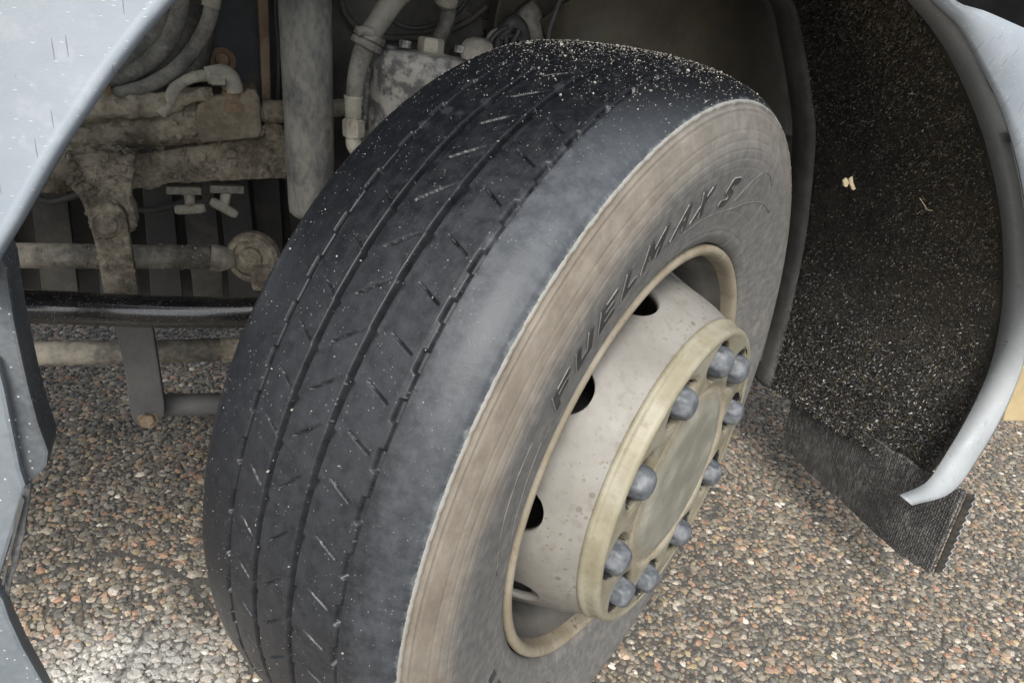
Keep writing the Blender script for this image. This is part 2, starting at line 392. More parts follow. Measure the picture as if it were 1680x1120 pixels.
def gravel():
    cell = .0092
    xs = np.arange(-1.55, 2.1, cell); ys = np.arange(-.95, 2.3, cell)
    P = np.stack(np.meshgrid(xs, ys), -1).reshape(-1, 2)
    # wedge the place actually shows, with room to step aside
    keep = (P[:, 1] < 1.9) & ~((P[:, 0] > -.25) & (P[:, 0] < .5) & (P[:, 1] > 1.2)) & ~((P[:, 0] < -1.2) & (P[:, 1] < .2))
    P = P[keep]; P = P + rng.uniform(-.45, .45, P.shape)*cell
    # cracks in the surface
    cr = [((-1.0, .42), (-.72, .50)), ((-.72, .50), (-.60, .40)), ((-.60, .40), (-.56, .31)), ((-.60, .40), (-.50, .37)), ((-.66, .30), (-.70, .20)), ((-.50, .37), (-.43, .25))]
    dist = np.min([seg_dist(P, a, b) for a, b in cr], 0)
    P = P[dist > .0050 + .002*rng.rand(len(P))]
    n = len(P)
    var = 10
    shapes = []
    for k in range(var):
        v = ICO_V*(1 + rng.uniform(-.28, .28, (12, 1))); v = v*np.array([1, rng.uniform(.65, .95), rng.uniform(.5, .8)]); shapes.append(v)
    shapes = np.array(shapes)[rng.randint(0, var, n)]
    sz = cell*rng.choice([.48, .62, .76, .98, 1.22], n, p=[.24, .3, .26, .15, .05])
    a = rng.rand(n)*2*PI; t = rng.normal(0, .35, n)
    ca, sa, ct, st_ = np.cos(a), np.sin(a), np.cos(t), np.sin(t)
    x, y, z = shapes[..., 0], shapes[..., 1], shapes[..., 2]
    y, z = y*ct[:, None] - z*st_[:, None], y*st_[:, None] + z*ct[:, None]
    x, y = x*ca[:, None] - y*sa[:, None], x*sa[:, None] + y*ca[:, None]
    V = np.stack([x*sz[:, None] + P[:, :1], y*sz[:, None] + P[:, 1:], z*sz[:, None]*.62 + (sz*.05 + rng.uniform(-.0008, .0008, n))[:, None]], -1).reshape(-1, 3)
    F = (ICO_F[None] + (np.arange(n)*12)[:, None, None]).reshape(-1, 3)
    me = np_mesh('gravel', V, F, smooth=False)
    pal = np.array([(.085, .085, .078), (.13, .128, .11), (.19, .18, .15), (.17, .145, .11), (.28, .262, .22), (.25, .165, .115), (.30, .235, .18), (.46, .44, .39), (.27, .225, .145), (.125, .115, .09)])
    col = pal[rng.choice(len(pal), n, p=[.16, .19, .16, .15, .07, .065, .035, .015, .06, .095])]*rng.uniform(.78, 1.25, (n, 1))*np.array([1.03, .965, .91])
    # whitish patch on the road ahead of the wheel
    w = np.exp(-(((P[:, 0] + .70)/.17)**2 + ((P[:, 1] - .19)/.125)**2)*1.2); w = np.clip(w*1.25 + rng.normal(0, .10, n) - .12, 0, .68)[:, None]
    col = col*(1-w) + np.array([.50, .49, .45])*w
    ca_ = me.color_attributes.new('stone', 'FLOAT_COLOR', 'POINT')
    ca_.data.foreach_set('color', np.repeat(np.c_[col, np.ones(n)], 12, 0).astype(np.float32).ravel())
    m = NT('crushed_stone'); c = m.attr('stone').outputs['Color']; co = m.obj()
    nn = m.noise(co, 420, 4, .6)
    c2 = m.n('Mix', data_type='RGBA', blend_type='MULTIPLY'); c2.inputs[0].default_value = 1; m.l(c, c2.inputs[6])
    rr = m.n('MapRange'); m.l(nn, rr.inputs[0]); rr.inputs[1].default_value = .3; rr.inputs[2].default_value = .7; rr.inputs[3].default_value = .62; rr.inputs[4].default_value = 1.25
    cc = m.n('CombineColor'); [m.l(rr.outputs[0], cc.inputs[i]) for i in range(3)]
    m.l(cc.outputs[0], c2.inputs[7]); m.put('Base Color', c2.outputs[2])
    m.put('Roughness', m.math('ADD', .3, m.math('MULTIPLY', nn, .45))); m.put('Normal', m.bump(nn, .5, .0012))
    return link('gravel', me, m.m, kind='stuff', label='loose mixed grey and pink stone chippings bedded in the road')
gravel()

# ------------------------------------------------------------------ wheel
WC = Vector((0, 0, .485)); AX = Vector((.5314, -.8471, 0)).normalized(); UP = Vector((0, 0, 1)); FW = AX.cross(UP)
wheel = bpy.data.objects.new('wheel', None); C.objects.link(wheel); wheel.parent = truck
wm = Matrix((UP, FW, AX)).transposed().to_4x4(); wm.translation = WC; wheel.matrix_basis = wm
wheel['label'] = 'steered front wheel with worn tyre, dusty silver rim and ten nuts'

KN = np.array([38.16, 44.4, 49.8, 55.2, 60.2, 65.25, 70.1, 76.2, 82.2, 87.67])
def phase(th):
    k = np.arange(len(KN)); p = np.interp(th, KN, k)
    return np.where(th < KN[0], (th-KN[0])/5.538, np.where(th > KN[-1], len(KN)-1+(th-KN[-1])/5.538, p))
def inv_phase(p):
    k = np.arange(len(KN)); t = np.interp(p, k, KN)
    return np.where(p < 0, KN[0]+p*5.538, np.where(p > len(KN)-1, KN[-1]+(p-len(KN)+1)*5.538, t))
def ss(x, a, b): t = np.clip((x-a)/(b-a), 0, 1); return t*t*(3-2*t)
TP = np.array([(-.262, .462), (-.2575, .475), (-.252, .4865), (-.246, .4930), (-.238, .4960), (-.22, .4985), (-.20, .5003), (-.17, .5018), (-.12, .5030), (-.08, .5010), (-.05, .4972), (-.02, .4895), (-.004, .4825), (.005, .4765), (.0088, .4722), (.0100, .4700)])
def tread_R(z): return np.interp(z, TP[:, 0], TP[:, 1])

def tyre():
    zc = []
    def seg(a, b, st): zc.extend(np.arange(a, b, st))
    seg(-.262, -.196, .005); seg(-.196, -.183, .0008); seg(-.183, -.176, .003); seg(-.176, -.1535, .0013)
    seg(-.1535, -.1425, .0006); seg(-.1425, -.133, .003); seg(-.133, -.1055, .0013); seg(-.1055, -.1040, .0013); seg(-.1035, -.0925, .0006)
    seg(-.0925, -.082, .003); seg(-.082, -.0535, .0013); seg(-.0535, -.0500, .0013); seg(-.0500, -.0385, .0008); seg(-.038, .004, .004); seg(.004, .0101, .0012)
    zc = np.array(sorted(set(np.round(zc, 5))))
    th = np.concatenate([np.arange(-42, 152, .115), np.arange(152, 318, 1.0)])
    T, Z = np.meshgrid(th, zc, indexing='ij'); R = tread_R(Z)
    ph = phase(T); fr = ph % 1.0; D = np.zeros_like(R)
    def win(f, a, b, e=.03):     # window on phase, wrapping
        f = (f - a) % 1.0; w = (b - a) % 1.0
        return ss(f, 0, e)*(1 - ss(f, w-e, w))
    # outer and inner stepped grooves
    for z0, a, b, sgn in ((-.0432, 0.0, .5, -1), (-.1893, .3, .8, 1)):
        wd = win(fr, a, b, .04)
        hw = .0010 + .0022*wd; c = z0 - .0012*wd + .0008*(1-wd)
        D = np.maximum(D, (.0045+.0020*wd)*(1 - ss(np.abs(Z-c), hw-.0004, hw+.0006)))
    # main grooves with a small jog each pitch
    for z0, p0 in ((-.1475, .9), (-.0975, .1)):
        f = (fr - p0) % 1.0; c = z0 + .0009*(ss(f, 0, .05) - f) + .0003
        jog = .0007*ss(f, .0, .06)*(1-ss(f, .10, .35)); w_ = Z - c
        prof_ = np.interp(w_, [-.0050, -.0042, -.0016, .0020, .0027, .0033], [0, .0008, .0090, .0090, .0050, 0])
        prof_ = np.maximum(prof_, np.interp(w_ - jog, [-.0016, .0020, .0027, .0033], [0, .0090, .0050, 0]))
        D = np.maximum(D, prof_)
        D = D - .0005*np.exp(-((w_ - jog - .0044)/.0008)**2)
    # sipes: short slanted cuts
    sr = np.radians(T)*.5
    for (pa, za, pb, zb, dp) in ((.63, -.1735, .85, -.1545, .003), (.18, -.1065, .68, -.1315, .0020), (.02, -.0790, .22, -.0555, .0038)):
        for k in range(-16, 24):
            ta, tb = float(inv_phase(k+pa)), float(inv_phase(k+pb))
            if ta < -42 or tb > 151: continue
            i0, i1 = np.searchsorted(th, [min(ta, tb)-.6, max(ta, tb)+.6]); j0, j1 = np.searchsorted(zc, [min(za, zb)-.002, max(za, zb)+.002])
            j = rng.uniform(-.0015, .0015)
            A = np.array([math.radians(ta)*.5, za+j]); B = np.array([math.radians(tb)*.5, zb+j])
            q = np.stack([sr[i0:i1, j0:j1], Z[i0:i1, j0:j1]], -1); d = B-A; t = np.clip(((q-A)@d)/(d@d), 0, 1)
            ds = np.hypot(*(np.moveaxis(A+t[..., None]*d-q, -1, 0))); dep = dp*2.3*(.2+.8*ss(t, .15, .45))
            D[i0:i1, j0:j1] = np.maximum(D[i0:i1, j0:j1], dep*(1-ss(ds, .0005, .0009)))
    R = R - D
    # chewed shoulder edge
    nz = rng.normal(0, 1, len(th)); nz = np.convolve(nz, np.ones(3)/3, 'same')
    R += np.where(Z > .0085, nz[:, None]*.0003, 0)
    Tr = np.radians(T)
    V1 = np.stack([R*np.cos(Tr), R*np.sin(Tr), Z], -1).reshape(-1, 3); nr, nc = T.shape
    F1 = grid_faces(nr, nc, True); pol1 = np.stack([Tr*.5, Z, R*0], -1).reshape(-1, 3)
    # sidewall
    SP = [(.4722, .0098), (.4700, .0112), (.4670, .0112), (.4660, .0102), (.4640, .0122), (.4600, .0140)]
    prof = [(.4720, .0088), (.4705, .0108), (.4680, .0112), (.4655, .0105), (.4640, .0115), (.4630, .0128), (.4600, .0145), (.452, .0172), (.4425, .0203), (.4412, .0197), (.4395, .0209), (.4320, .0232), (.4312, .0227), (.4297, .0238), (.4220, .0256), (.4213, .0251), (.42, .0259),
            (.412, .0262), (.4113, .0257), (.4100, .0261), (.40, .0251), (.39, .0234), (.38, .0214), (.37, .0193), (.36, .0173), (.350, .0153), (.3470, .0148), (.3462, .0142), (.3450, .0143), (.336, .0124), (.326, .0104), (.3215, .0096), (.3205, .0088), (.3190, .0092), (.312, .0066), (.3065, .0040), (.3030, .0010), (.3010, -.003), (.2995, -.014)]
    base_ = np.array([(.3215, .0096), (.336, .0124), (.35, .0153), (.37, .0193), (.39, .0234), (.40, .0251), (.412, .0262), (.422, .0258), (.432, .0232), (.4425, .0205), (.452, .0176), (.460, .0150), (.4640, .0128)])
    rr_ = np.arange(.4640, .3210, -.0011); zz_ = np.interp(rr_, base_[:, 0], base_[:, 1]); k_ = np.ones(9)/9
    zz_ = np.convolve(np.pad(zz_, 4, 'edge'), k_, 'valid')
    for g_, dp_ in ((.4605, .0005), (.4415, .00045), (.4310, .0004), (.4212, .0004), (.4112, .0003), (.4010, .0002), (.3462, .0003)): zz_ -= dp_*np.exp(-((rr_-g_)/.0010)**2)
    prof = prof[:4] + list(zip(rr_, zz_)) + [(.3205, .0088), (.3190, .0092), (.312, .0066), (.3065, .0040), (.3030, .0010), (.3010, -.003), (.2995, -.014)]
    prof = np.array(prof); th2 = np.radians(np.arange(0, 360, .5))
    T2, J = np.meshgrid(th2, np.arange(len(prof)), indexing='ij'); R2 = prof[J, 0]; Z2 = prof[J, 1].copy()
    jit = rng.normal(0, 1, len(th2)); Z2[:, 1] += jit*.0003; Z2[:, 2] += jit*.0002
    V2 = np.stack([R2*np.cos(T2), R2*np.sin(T2), Z2], -1).reshape(-1, 3); F2 = grid_faces(len(th2), len(prof), True)
    Tw = (T2 + PI) % (2*PI) - PI
    pol2 = np.stack([Tw*.40, R2, Z2*0], -1).reshape(-1, 3)
    # inboard sidewall (plain)
    pin = np.array([(-.262, .462), (-.274, .42), (-.272, .38), (-.258, .34), (-.243, .305), (-.232, .298)])
    th3 = np.radians(np.arange(0, 360, 3)); T3, J3 = np.meshgrid(th3, np.arange(len(pin)), indexing='ij')
    V3 = np.stack([pin[J3, 1]*np.cos(T3), pin[J3, 1]*np.sin(T3), pin[J3, 0]], -1).reshape(-1, 3); F3 = grid_faces(len(th3), len(pin), True)[:, ::-1]
    pol3 = np.stack([T3*.4, pin[J3, 1], T3*0], -1).reshape(-1, 3)
    V = np.concatenate([V1, V2, V3]); F = np.concatenate([F1, F2[:, ::-1] + len(V1), F3 + len(V1)+len(V2)])
    mi = np.r_[np.zeros(len(F1), int), np.ones(len(F2), int), np.ones(len(F3), int)]
    me = np_mesh('tyre', V, F, mi)
    at = me.attributes.new('polar', 'FLOAT_VECTOR', 'POINT'); at.data.foreach_set('vector', np.concatenate([pol1, pol2, pol3]).astype(np.float32).ravel())
    link('tyre', me, [TREAD, SIDE], wheel, 'worn black truck tyre, dusty brown sidewall')
    return prof, zc
SWP, _ = tyre()
def sw_z(r): o = np.argsort(SWP[:, 0]); return np.interp(r, SWP[o, 0], SWP[o, 1])

# lettering: strokes in a unit box (x 0..w, y 0..1), laid round the sidewall
LET = {'F': [((0, 0), (0, 1)), ((0, .88), (.62, .88)), ((0, .5), (.5, .5))],
       'U': [((0, .12), (0, 1)), ((0, .1), (.6, .1)), ((.6, .12), (.6, 1))],
       'E': [((0, 0), (0, 1)), ((0, .88), (.6, .88)), ((0, .5), (.52, .5)), ((0, .12), (.6, .12))],
       'L': [((0, 0), (0, 1)), ((0, .12), (.58, .12))],
       'M': [((0, 0), (0, 1)), ((0, .95), (.42, .25)), ((.42, .25), (.84, .95)), ((.84, 0), (.84, 1))],
       'A': [((-.05, 0), (.32, .95)), ((.32, .95), (.70, 0)), ((.12, .33), (.55, .33))],
       'X': [((0, 0), (.62, 1)), ((0, 1), (.62, 0))],
       'S': [((.0, .12), (.5, .12)), ((.5, .12), (.56, .42)), ((.56, .42), (.06, .58)), ((.06, .58), (.1, .88)), ((.1, .88), (.6, .88))]}
def letter(ch, t0, r0=.3535, r1=.3885, wdeg=5.6, th_w=.122, st=.00055, slant=.20):
    R0 = (r0+r1)/2; th = np.arange(t0-8.5, t0+3, math.degrees(st/R0)); r = np.arange(r0-.003, r1+.003, st)
    T, R = np.meshgrid(th, r, indexing='ij'); H = (R-r0)/(r1-r0)
    xx = (t0 - T)/wdeg + slant*(1-H)              # reading direction runs towards the top
    q = np.stack([xx, H], -1); d = np.full(T.shape, 9.)
    for a, b in LET[ch]:
        a, b = np.array(a, float), np.array(b, float); v = b-a; t = np.clip(((q-a)@v)/(v@v), 0, 1)
        d = np.minimum(d, np.hypot(*np.moveaxis((a+t[..., None]*v-q)*np.array([.9, 1]), -1, 0)))
    d = np.where((H < -.02) | (H > 1.02), 9, d)
    inside = 1 - ss(d, th_w-.02, th_w+.02)
    ridge_ = np.sin(2*PI*((np.radians(T)*R0*.5 + R)/.0026)) > 0
    low = ridge_ & (d < th_w-.04)
    Z = sw_z(R) + .0002 + inside*.0012 - low*.0008
    Tr = np.radians(T); V = np.stack([R*np.cos(Tr), R*np.sin(Tr), Z], -1).reshape(-1, 3)
    F = grid_faces(*T.shape); keep = (d.ravel()[F] < th_w+.02).any(1); F = F[keep][:, ::-1]
    mi = (np.abs(d-th_w-.005) < .012).ravel()[F[:, 0]].astype(int)
    used = np.unique(F); mp = np.full(len(V), -1); mp[used] = np.arange(len(used))
    link('letter', np_mesh('letter', V[used], mp[F], mi), [LETTER, LETDUST], wheel, 'raised hatched letter %s on the sidewall' % ch)
for ch, t0 in zip('FUELMAXS', [53.0, 46.4, 39.7, 32.8, 26.6, 16.6, 9.6, -2.2]): letter(ch, t0)

# thin raised moulding lines of the emblem field above the word, and the bead rings
def ridge(bm, pts, w=.0007):
    P = []
    for (t, r) in pts:
        a = math.radians(t); P.append(Vector((r*math.cos(a), r*math.sin(a), float(sw_z(r))+.0001)))
    P = catmull(P, 6)
    tube(P, w, 6, bm=bm)
LINES = [([(-9, .358), (-13, .386), (-17, .402), (-21, .404), (-25, .398)], .0006), ([(14, .345), (6, .345), (-2, .346), (-9, .348), (-18, .362), (-26, .375), (-33, .380)], .0006),
         ([(60, .352), (66, .345), (74, .335), (80, .325)], .0006), ([(60, .385), (66, .383), (74, .37), (84, .345)], .0006)]
LINES += [([(a0, .3205), (a0+.3, .3115)], .0005) for a0 in (-60, -45, -30, -15, 0, 15, 30, 45, 60, 75)]
for P, w in LINES:
    bm = bmesh.new(); ridge(bm, P, w); o = part('moulding_line', bm, SIDE, wheel, smooth=True)
    at = o.data.attributes.new('polar', 'FLOAT_VECTOR', 'POINT')
    at.data.foreach_set('vector', np.array([(math.atan2(v.co.y, v.co.x)*.4, math.hypot(v.co.x, v.co.y), 0) for v in o.data.vertices], np.float32).ravel())
# small hatched mould marks low on the sidewall
for c0 in (112, 117.5, 123, 133, 146, 150):
    bm = bmesh.new()
    def mk(t, r, h): a = math.radians(t); return bm.verts.new((r*math.cos(a), r*math.sin(a), float(sw_z(r))+h))
    a0, n = c0, 10
    rows = [[mk(a0 + k*.27 + (r-.345)*-25, r, .0009 if k % 2 else .0001) for k in range(n)] for r in (.338, .345, .352)]
    for A_, B_ in zip(rows, rows[1:]):
        for k in range(n-1): bm.faces.new((A_[k], A_[k+1], B_[k+1], B_[k]))
    part('mould_mark', bm, LETTER, wheel)

def polar_lathe(name, prof, mats, parent, label=None, seg=240, mi=None, smooth=True):
    prof = np.array(prof); th = np.linspace(0, 2*PI, seg, endpoint=False); T, J = np.meshgrid(th, np.arange(len(prof)), indexing='ij')
    V = np.stack([prof[J, 0]*np.cos(T), prof[J, 0]*np.sin(T), prof[J, 1]], -1).reshape(-1, 3)
    return link(name, np_mesh(name, V, grid_faces(seg, len(prof), True), smooth=smooth), mats, parent, label)
def densify(p, n):
    out = []
    for a, b in zip(p, p[1:]):
        for k in range(n): out.append((a[0]+(b[0]-a[0])*k/n, a[1]+(b[1]-a[1])*k/n))
    out.append(p[-1]); return out

polar_lathe('rim_lip', [(.296, -.016), (.2986, -.008), (.2992, -.002), (.2978, .0024), (.2945, .0046), (.2905, .0046), (.2868, .002), (.2845, -.002), (.2832, -.009), (.282, -.016)], LIP, wheel)
polar_lathe('rim_barrel', [(.2818, -.016), (.2800, -.030), (.276, -.038), (.270, -.048), (.266, -.07), (.262, -.10), (.258, -.13), (.245, -.165), (.243, -.20), (.26, -.225), (.283, -.235), (.29, -.25)], BARREL, wheel)
# disc: conical drum with ten hand holes
def disc():
    prof = densify([(.2590, -.128), (.2572, -.112), (.2535, -.09), (.2465, -.060), (.2385, -.035), (.2300, -.010), (.2215, .014), (.2140, .030), (.2070, .0425)], 14)
    prof = np.array(prof); seg = 1080; th = np.linspace(0, 2*PI, seg, endpoint=False)
    T, J = np.meshgrid(th, np.arange(len(prof)), indexing='ij'); R, Z = prof[J, 0].copy(), prof[J, 1].copy()
    s = np.r_[0, np.cumsum(np.hypot(*np.diff(prof, axis=0).T))]; s0 = np.interp(-.036, prof[:, 1], s); SJ = s[J] - s0
    dmin = np.full(T.shape, 9.); ang = np.zeros(T.shape); NEW_T, NEW_S = T.copy(), SJ.copy()
    for k in range(10):
        tc = math.radians(47.5 + 36*k); du = ((T-tc+PI) % (2*PI)-PI)*.238; d = np.hypot(du, SJ)
        rad = .031; inn = d < rad; f = rad/np.maximum(d, 1e-5)     # vertices inside the hole slide out to its rim
        NEW_T = np.where(inn, tc + du*f/.238, NEW_T); NEW_S = np.where(inn, SJ*f, NEW_S)
        dmin = np.minimum(dmin, d)
    S_ = NEW_S + s0; R = np.interp(S_, s, prof[:, 0]); Z = np.interp(S_, s, prof[:, 1])
    V = np.stack([R*np.cos(NEW_T), R*np.sin(NEW_T), Z], -1).reshape(-1, 3); F = grid_faces(seg, len(prof), True)
    cen = dmin.ravel()[F].max(1); F = F[cen > .0311]
    used = np.unique(F); mp = np.full(len(V), -1); mp[used] = np.arange(len(used))
    o = link('rim_disc', np_mesh('rim_disc', V[used], mp[F]), RIM, wheel, 'dusty silver wheel disc with round hand holes')
    sm = o.modifiers.new('thick', 'SOLIDIFY'); sm.thickness = .010; sm.offset = 0
    # push outwards is not wanted: thickness centred on the sheet
disc()
# hub flange ring
polar_lathe('hub_flange', [(.200, .038), (.2135, .0400), (.2155, .0415), (.2160, .0455), (.2148, .0482), (.2118, .0492), (.2108, .0512), (.2104, .0600), (.2092, .0640), (.2062, .0668), (.2020, .0668), (.1985, .0655)], FLG, wheel, 'yellowed alloy flange ring around the nuts')
def face():
    rs = np.concatenate([np.arange(.001, .112, .006), np.arange(.112, .1995, .0011)]); seg = 1080
    th = np.linspace(0, 2*PI, seg, endpoint=False); T, R = np.meshgrid(th, rs, indexing='ij')
    pr = np.array([(0, .0695), (.06, .0692), (.096, .0688), (.1035, .0676), (.109, .0648), (.1160, .0632), (.1215, .0618), (.125, .0600), (.130, .0600), (.1335, .0632), (.138, .0655), (.199, .0655)])
    Z = np.interp(R, pr[:, 0], pr[:, 1]); mi = np.zeros(T.shape, int); mi[R < .110] = 1; mi[(R > .1205) & (R < .1335)] = 3
    d = np.full(T.shape, 9.)
    for k in range(10):
        tc = math.radians(28.3+36*k); u = ((T-tc+PI) % (2*PI)-PI)*R; v = R-.1680
        q = (np.abs(u)/.0375)**1.5 + (np.abs(v)/.0300)**1.5
        d = np.minimum(d, q**(1/1.5))
    # scalloped outer edge slight low land beyond the pockets, ribs between
    Z = Z - .0015*(1-ss(d, 1.05, 1.25))
    dep = 1 - ss(d, .93, 1.02); Z = Z - dep*.017; mi[(d < .99)] = 2  # pocket floors painted black for the shade inside open holes
    V = np.stack([R*np.cos(T), R*np.sin(T), Z], -1).reshape(-1, 3); F = grid_faces(seg, len(rs), True)
    link('hub_face', np_mesh('hub_face', V, F, mi.ravel()[F[:, 0]]), [FACE, CENTRE, BLACK, LIP], wheel, 'dusty round hub cover with pockets for the nuts')
face()
# wheel nuts
nut_me = None
def nut_bm():
    bm = bmesh.new(); prof = [(.0225, 0), (.0225, .004), (.0190, .006), (.0190, .021), (.0186, .026), (.0168, .0310), (.0130, .0345), (.007, .0362), (.0008, .0366)]
    seg = 36; rings = []
    for j, (r, h) in enumerate(prof):
        ring = []
        for k in range(seg):
            a = 2*PI*k/seg; f = 1
            if 2 <= j <= 5:
                am = ((a + PI/6) % (PI/3)) - PI/6; hx = math.cos(PI/6)/math.cos(am)*1.085; w = {2: 1, 3: 1, 4: .8, 5: .5}[j]; f = 1 + (hx-1)*w
            ring.append(bm.verts.new((r*f*math.cos(a), r*f*math.sin(a), h)))
        rings.append(ring)
    for a, b in zip(rings, rings[1:]):
        for k in range(seg): bm.faces.new((a[k], a[(k+1) % seg], b[(k+1) % seg], b[k]))
    bm.faces.new(rings[-1]); return bm
for k in range(10):
    if nut_me is None: nut_me = mesh_from_bm('wheel_nut', nut_bm(), True); nut_me.materials.append(NUT)
    o = bpy.data.objects.new('wheel_nut', nut_me); C.objects.link(o); o.parent = wheel
    a = math.radians(28.3+36*k); o.location = (.1680*math.cos(a), .1680*math.sin(a), .0445); o.rotation_euler = (rng.uniform(-.04, .04), rng.uniform(-.04, .04), rng.rand()*6)
# brake drum and hub inside
polar_lathe('brake_drum', [(.01, -.10), (.15, -.10), (.195, -.115), (.205, -.15), (.205, -.33), (.1, -.34), (.01, -.34)], BLACK, wheel, 'dark brake drum seen through the hand holes', seg=96)
polar_lathe('hub', [(.13, .035), (.14, .02), (.14, -.10)], BLACK, wheel, seg=64)

# grit stuck to the tread, thicker over the top of the tyre
def grit():
    N = 5500; th = np.where(rng.rand(N) < .66, rng.normal(0, 14, N), rng.uniform(-35, 125, N)); z = rng.uniform(-.25, .008, N)
    keep = (th > -40) & (th < 140) & ((rng.rand(N) < .6) | (z < -.03)); th, z = th[keep], z[keep]; n = len(th)
    s = .00030*np.exp(rng.normal(0, .5, n)); s = np.where(th > 22, s*.75, s); R = tread_R(z) + s*.2; a = np.radians(th)
    v = ICO_V[None]*(1+rng.uniform(-.3, .3, (n, 12, 1)))*s[:, None, None]*rng.uniform(.7, 1.7, (n, 1, 3))
    c = np.stack([R*np.cos(a), R*np.sin(a), z], -1)
    F = (ICO_F[None] + (np.arange(n)*12)[:, None, None]).reshape(-1, 3)
    link('grit', np_mesh('grit', (v+c[:, None]).reshape(-1, 3), F, smooth=False), GRIT, wheel, 'pale grit and drops stuck to the tread', kind='stuff')
grit()

# ------------------------------------------------------------------ fenders
def strip(name, cols, mats, label=None, n=10, parent=truck, thick=.004, off=1):
    """cols: list of polylines (same number of points), skinned across; smooth along"""
    L = [catmull(c, n) for c in cols]; m = len(L[0]); V = []
    A = np.array([[v[:] for v in l] for l in L])      # (ncol, m, 3)
    V = np.moveaxis(A, 0, 1).reshape(-1, 3); F = grid_faces(m, len(cols))
    o = link(name, np_mesh(name, V, F), mats, parent, label)
    if thick:
        s = o.modifiers.new('thick', 'SOLIDIFY'); s.thickness = thick; s.offset = off
    return o
def away(poly, c, d, dy):
    out = []
    for p in poly:
        v = Vector((p[0]-c[0], 0, p[2]-c[1])); v.normalize(); out.append((p[0]+v.x*d, p[1]+dy, p[2]+v.z*d))
    return out

# right-hand (rear) half of the arch
RI = [(0.1633, 0.018, 1.107), (0.2253, 0.018, 1.078), (0.2792, 0.018, 1.053), (0.3444, 0.02, 1.015), (0.4249, 0.02, 0.9546), (0.5002, 0.022, 0.8876), (0.5732, 0.025, 0.811), (0.6304, 0.025, 0.731), (0.6738, 0.025, 0.6542), (0.6971, 0.018, 0.5637), (0.6716, 0, 0.4847), (0.626, -0.02, 0.4186), (0.575, -0.04, 0.379), (0.4966, -0.055, 0.3754)]
RK = [(0.156, -0.02, 1.107), (0.2212, -0.02, 1.08), (0.2753, -0.02, 1.058), (0.3388, -0.02, 1.018), (0.4073, -0.02, 0.9691), (0.4745, -0.02, 0.9102), (0.5382, -0.02, 0.8439), (0.608, -0.02, 0.7598), (0.6592, -0.02, 0.687), (0.7079, -0.02, 0.5958), (0.7078, -0.03, 0.5039), (0.6834, -0.04, 0.4214), (0.6283, -0.055, 0.3638), (0.5186, -0.06, 0.3604)]
ctr = (-.02, .45)
RO = [RK]
cols = [RI, [(p[0], p[1]-.012, p[2]) for p in [tuple(Vector(a)*.72+Vector(b)*.28) for a, b in zip(RI, RK)]], [tuple(Vector(a)*.3+Vector(b)*.7+Vector((0, -.012, 0))) for a, b in zip(RI, RK)], RK]
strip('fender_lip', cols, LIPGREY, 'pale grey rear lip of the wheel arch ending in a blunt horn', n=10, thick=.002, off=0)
up = RK[:10]
face_cols = [up, away(up, ctr, .004, .003), away(up, ctr, .03, -.006), away(up, ctr, .09, -.014), away(up, ctr, .22, -.02)]
RO2 = [(0.1458, -0.035, 1.114), (0.2276, -0.035, 1.082), (0.2828, -0.035, 1.075), (0.3464, -0.035, 1.066), (0.4356, -0.035, 1.054), (0.5668, -0.035, 1.029), (0.6905, -0.035, 0.966), (0.7909, -0.035, 0.8721), (0.8743, -0.035, 0.7622), (0.8182, -0.035, 0.6314)]
mid = [tuple(Vector(a)*.90+Vector(b)*.10+Vector((0, -.003, 0))) for a, b in zip(up, RO2)]
mid2 = [tuple(Vector(a)*.35+Vector(b)*.65+Vector((0, -.006, 0))) for a, b in zip(up, RO2)]
mid3 = [tuple(Vector(a)*.22+Vector(b)*.78+Vector((0, .0, 0))) for a, b in zip(up, RO2)]
back = [(p[0], p[1]+.03, p[2]+.002) for p in RO2]
strip('fender_panel', [up, mid, mid2, mid3, RO2, back], FENDER, 'pale grey scratched rear fender panel', n=10, thick=.004, off=-1)
# front half of the arch
LE = [(-0.4997, 0, 1.032), (-0.519, 0, 1.009), (-0.5374, 0, 0.989), (-0.5608, 0, 0.9614), (-0.5849, 0, 0.9306), (-0.6088, 0, 0.8965), (-0.6303, 0, 0.8652), (-0.6509, 0, 0.8313), (-0.6686, 0, 0.8023), (-0.6829, 0, 0.7801), (-0.7025, 0, 0.7477)]
LE2 = away(LE, ctr, .0025, -.0065); LE3 = away(LE, ctr, .0065, -.0085)
strip('fender_panel', [[(p[0], p[1]+.045, p[2]) for p in LE], [(p[0], p[1]+.008, p[2]) for p in LE], LE, LE2, LE3, away(LE, ctr, .0105, -.0070), away(LE, ctr, .0130, -.0058), away(LE, ctr, .10, -.0085), away(LE, ctr, .3, -.03), away(LE, ctr, .6, -.03)], FENDER,
      'pale blue grey front fender panel with rolled arch edge', n=10, thick=.004, off=-1)
BUMPER = dirty('speckled_dark_bumper_plastic', (.06, .068, .074), (.11, .12, .125), (.16, .155, .135), 7, 130, (.4, .7), bumps=((200, .3, .001),), speck=((170, .16, (.45, .47, .47)), (90, .08, (.5, .52, .5))), c3thr=(.58, .75))
BUMP2 = dirty('blue_grey_bumper_plastic', (.12, .14, .155), (.17, .19, .205), None, 5, 130, (.3, .5), bumps=((20, .15, .004),), speck=((140, .12, (.6, .62, .63)),))
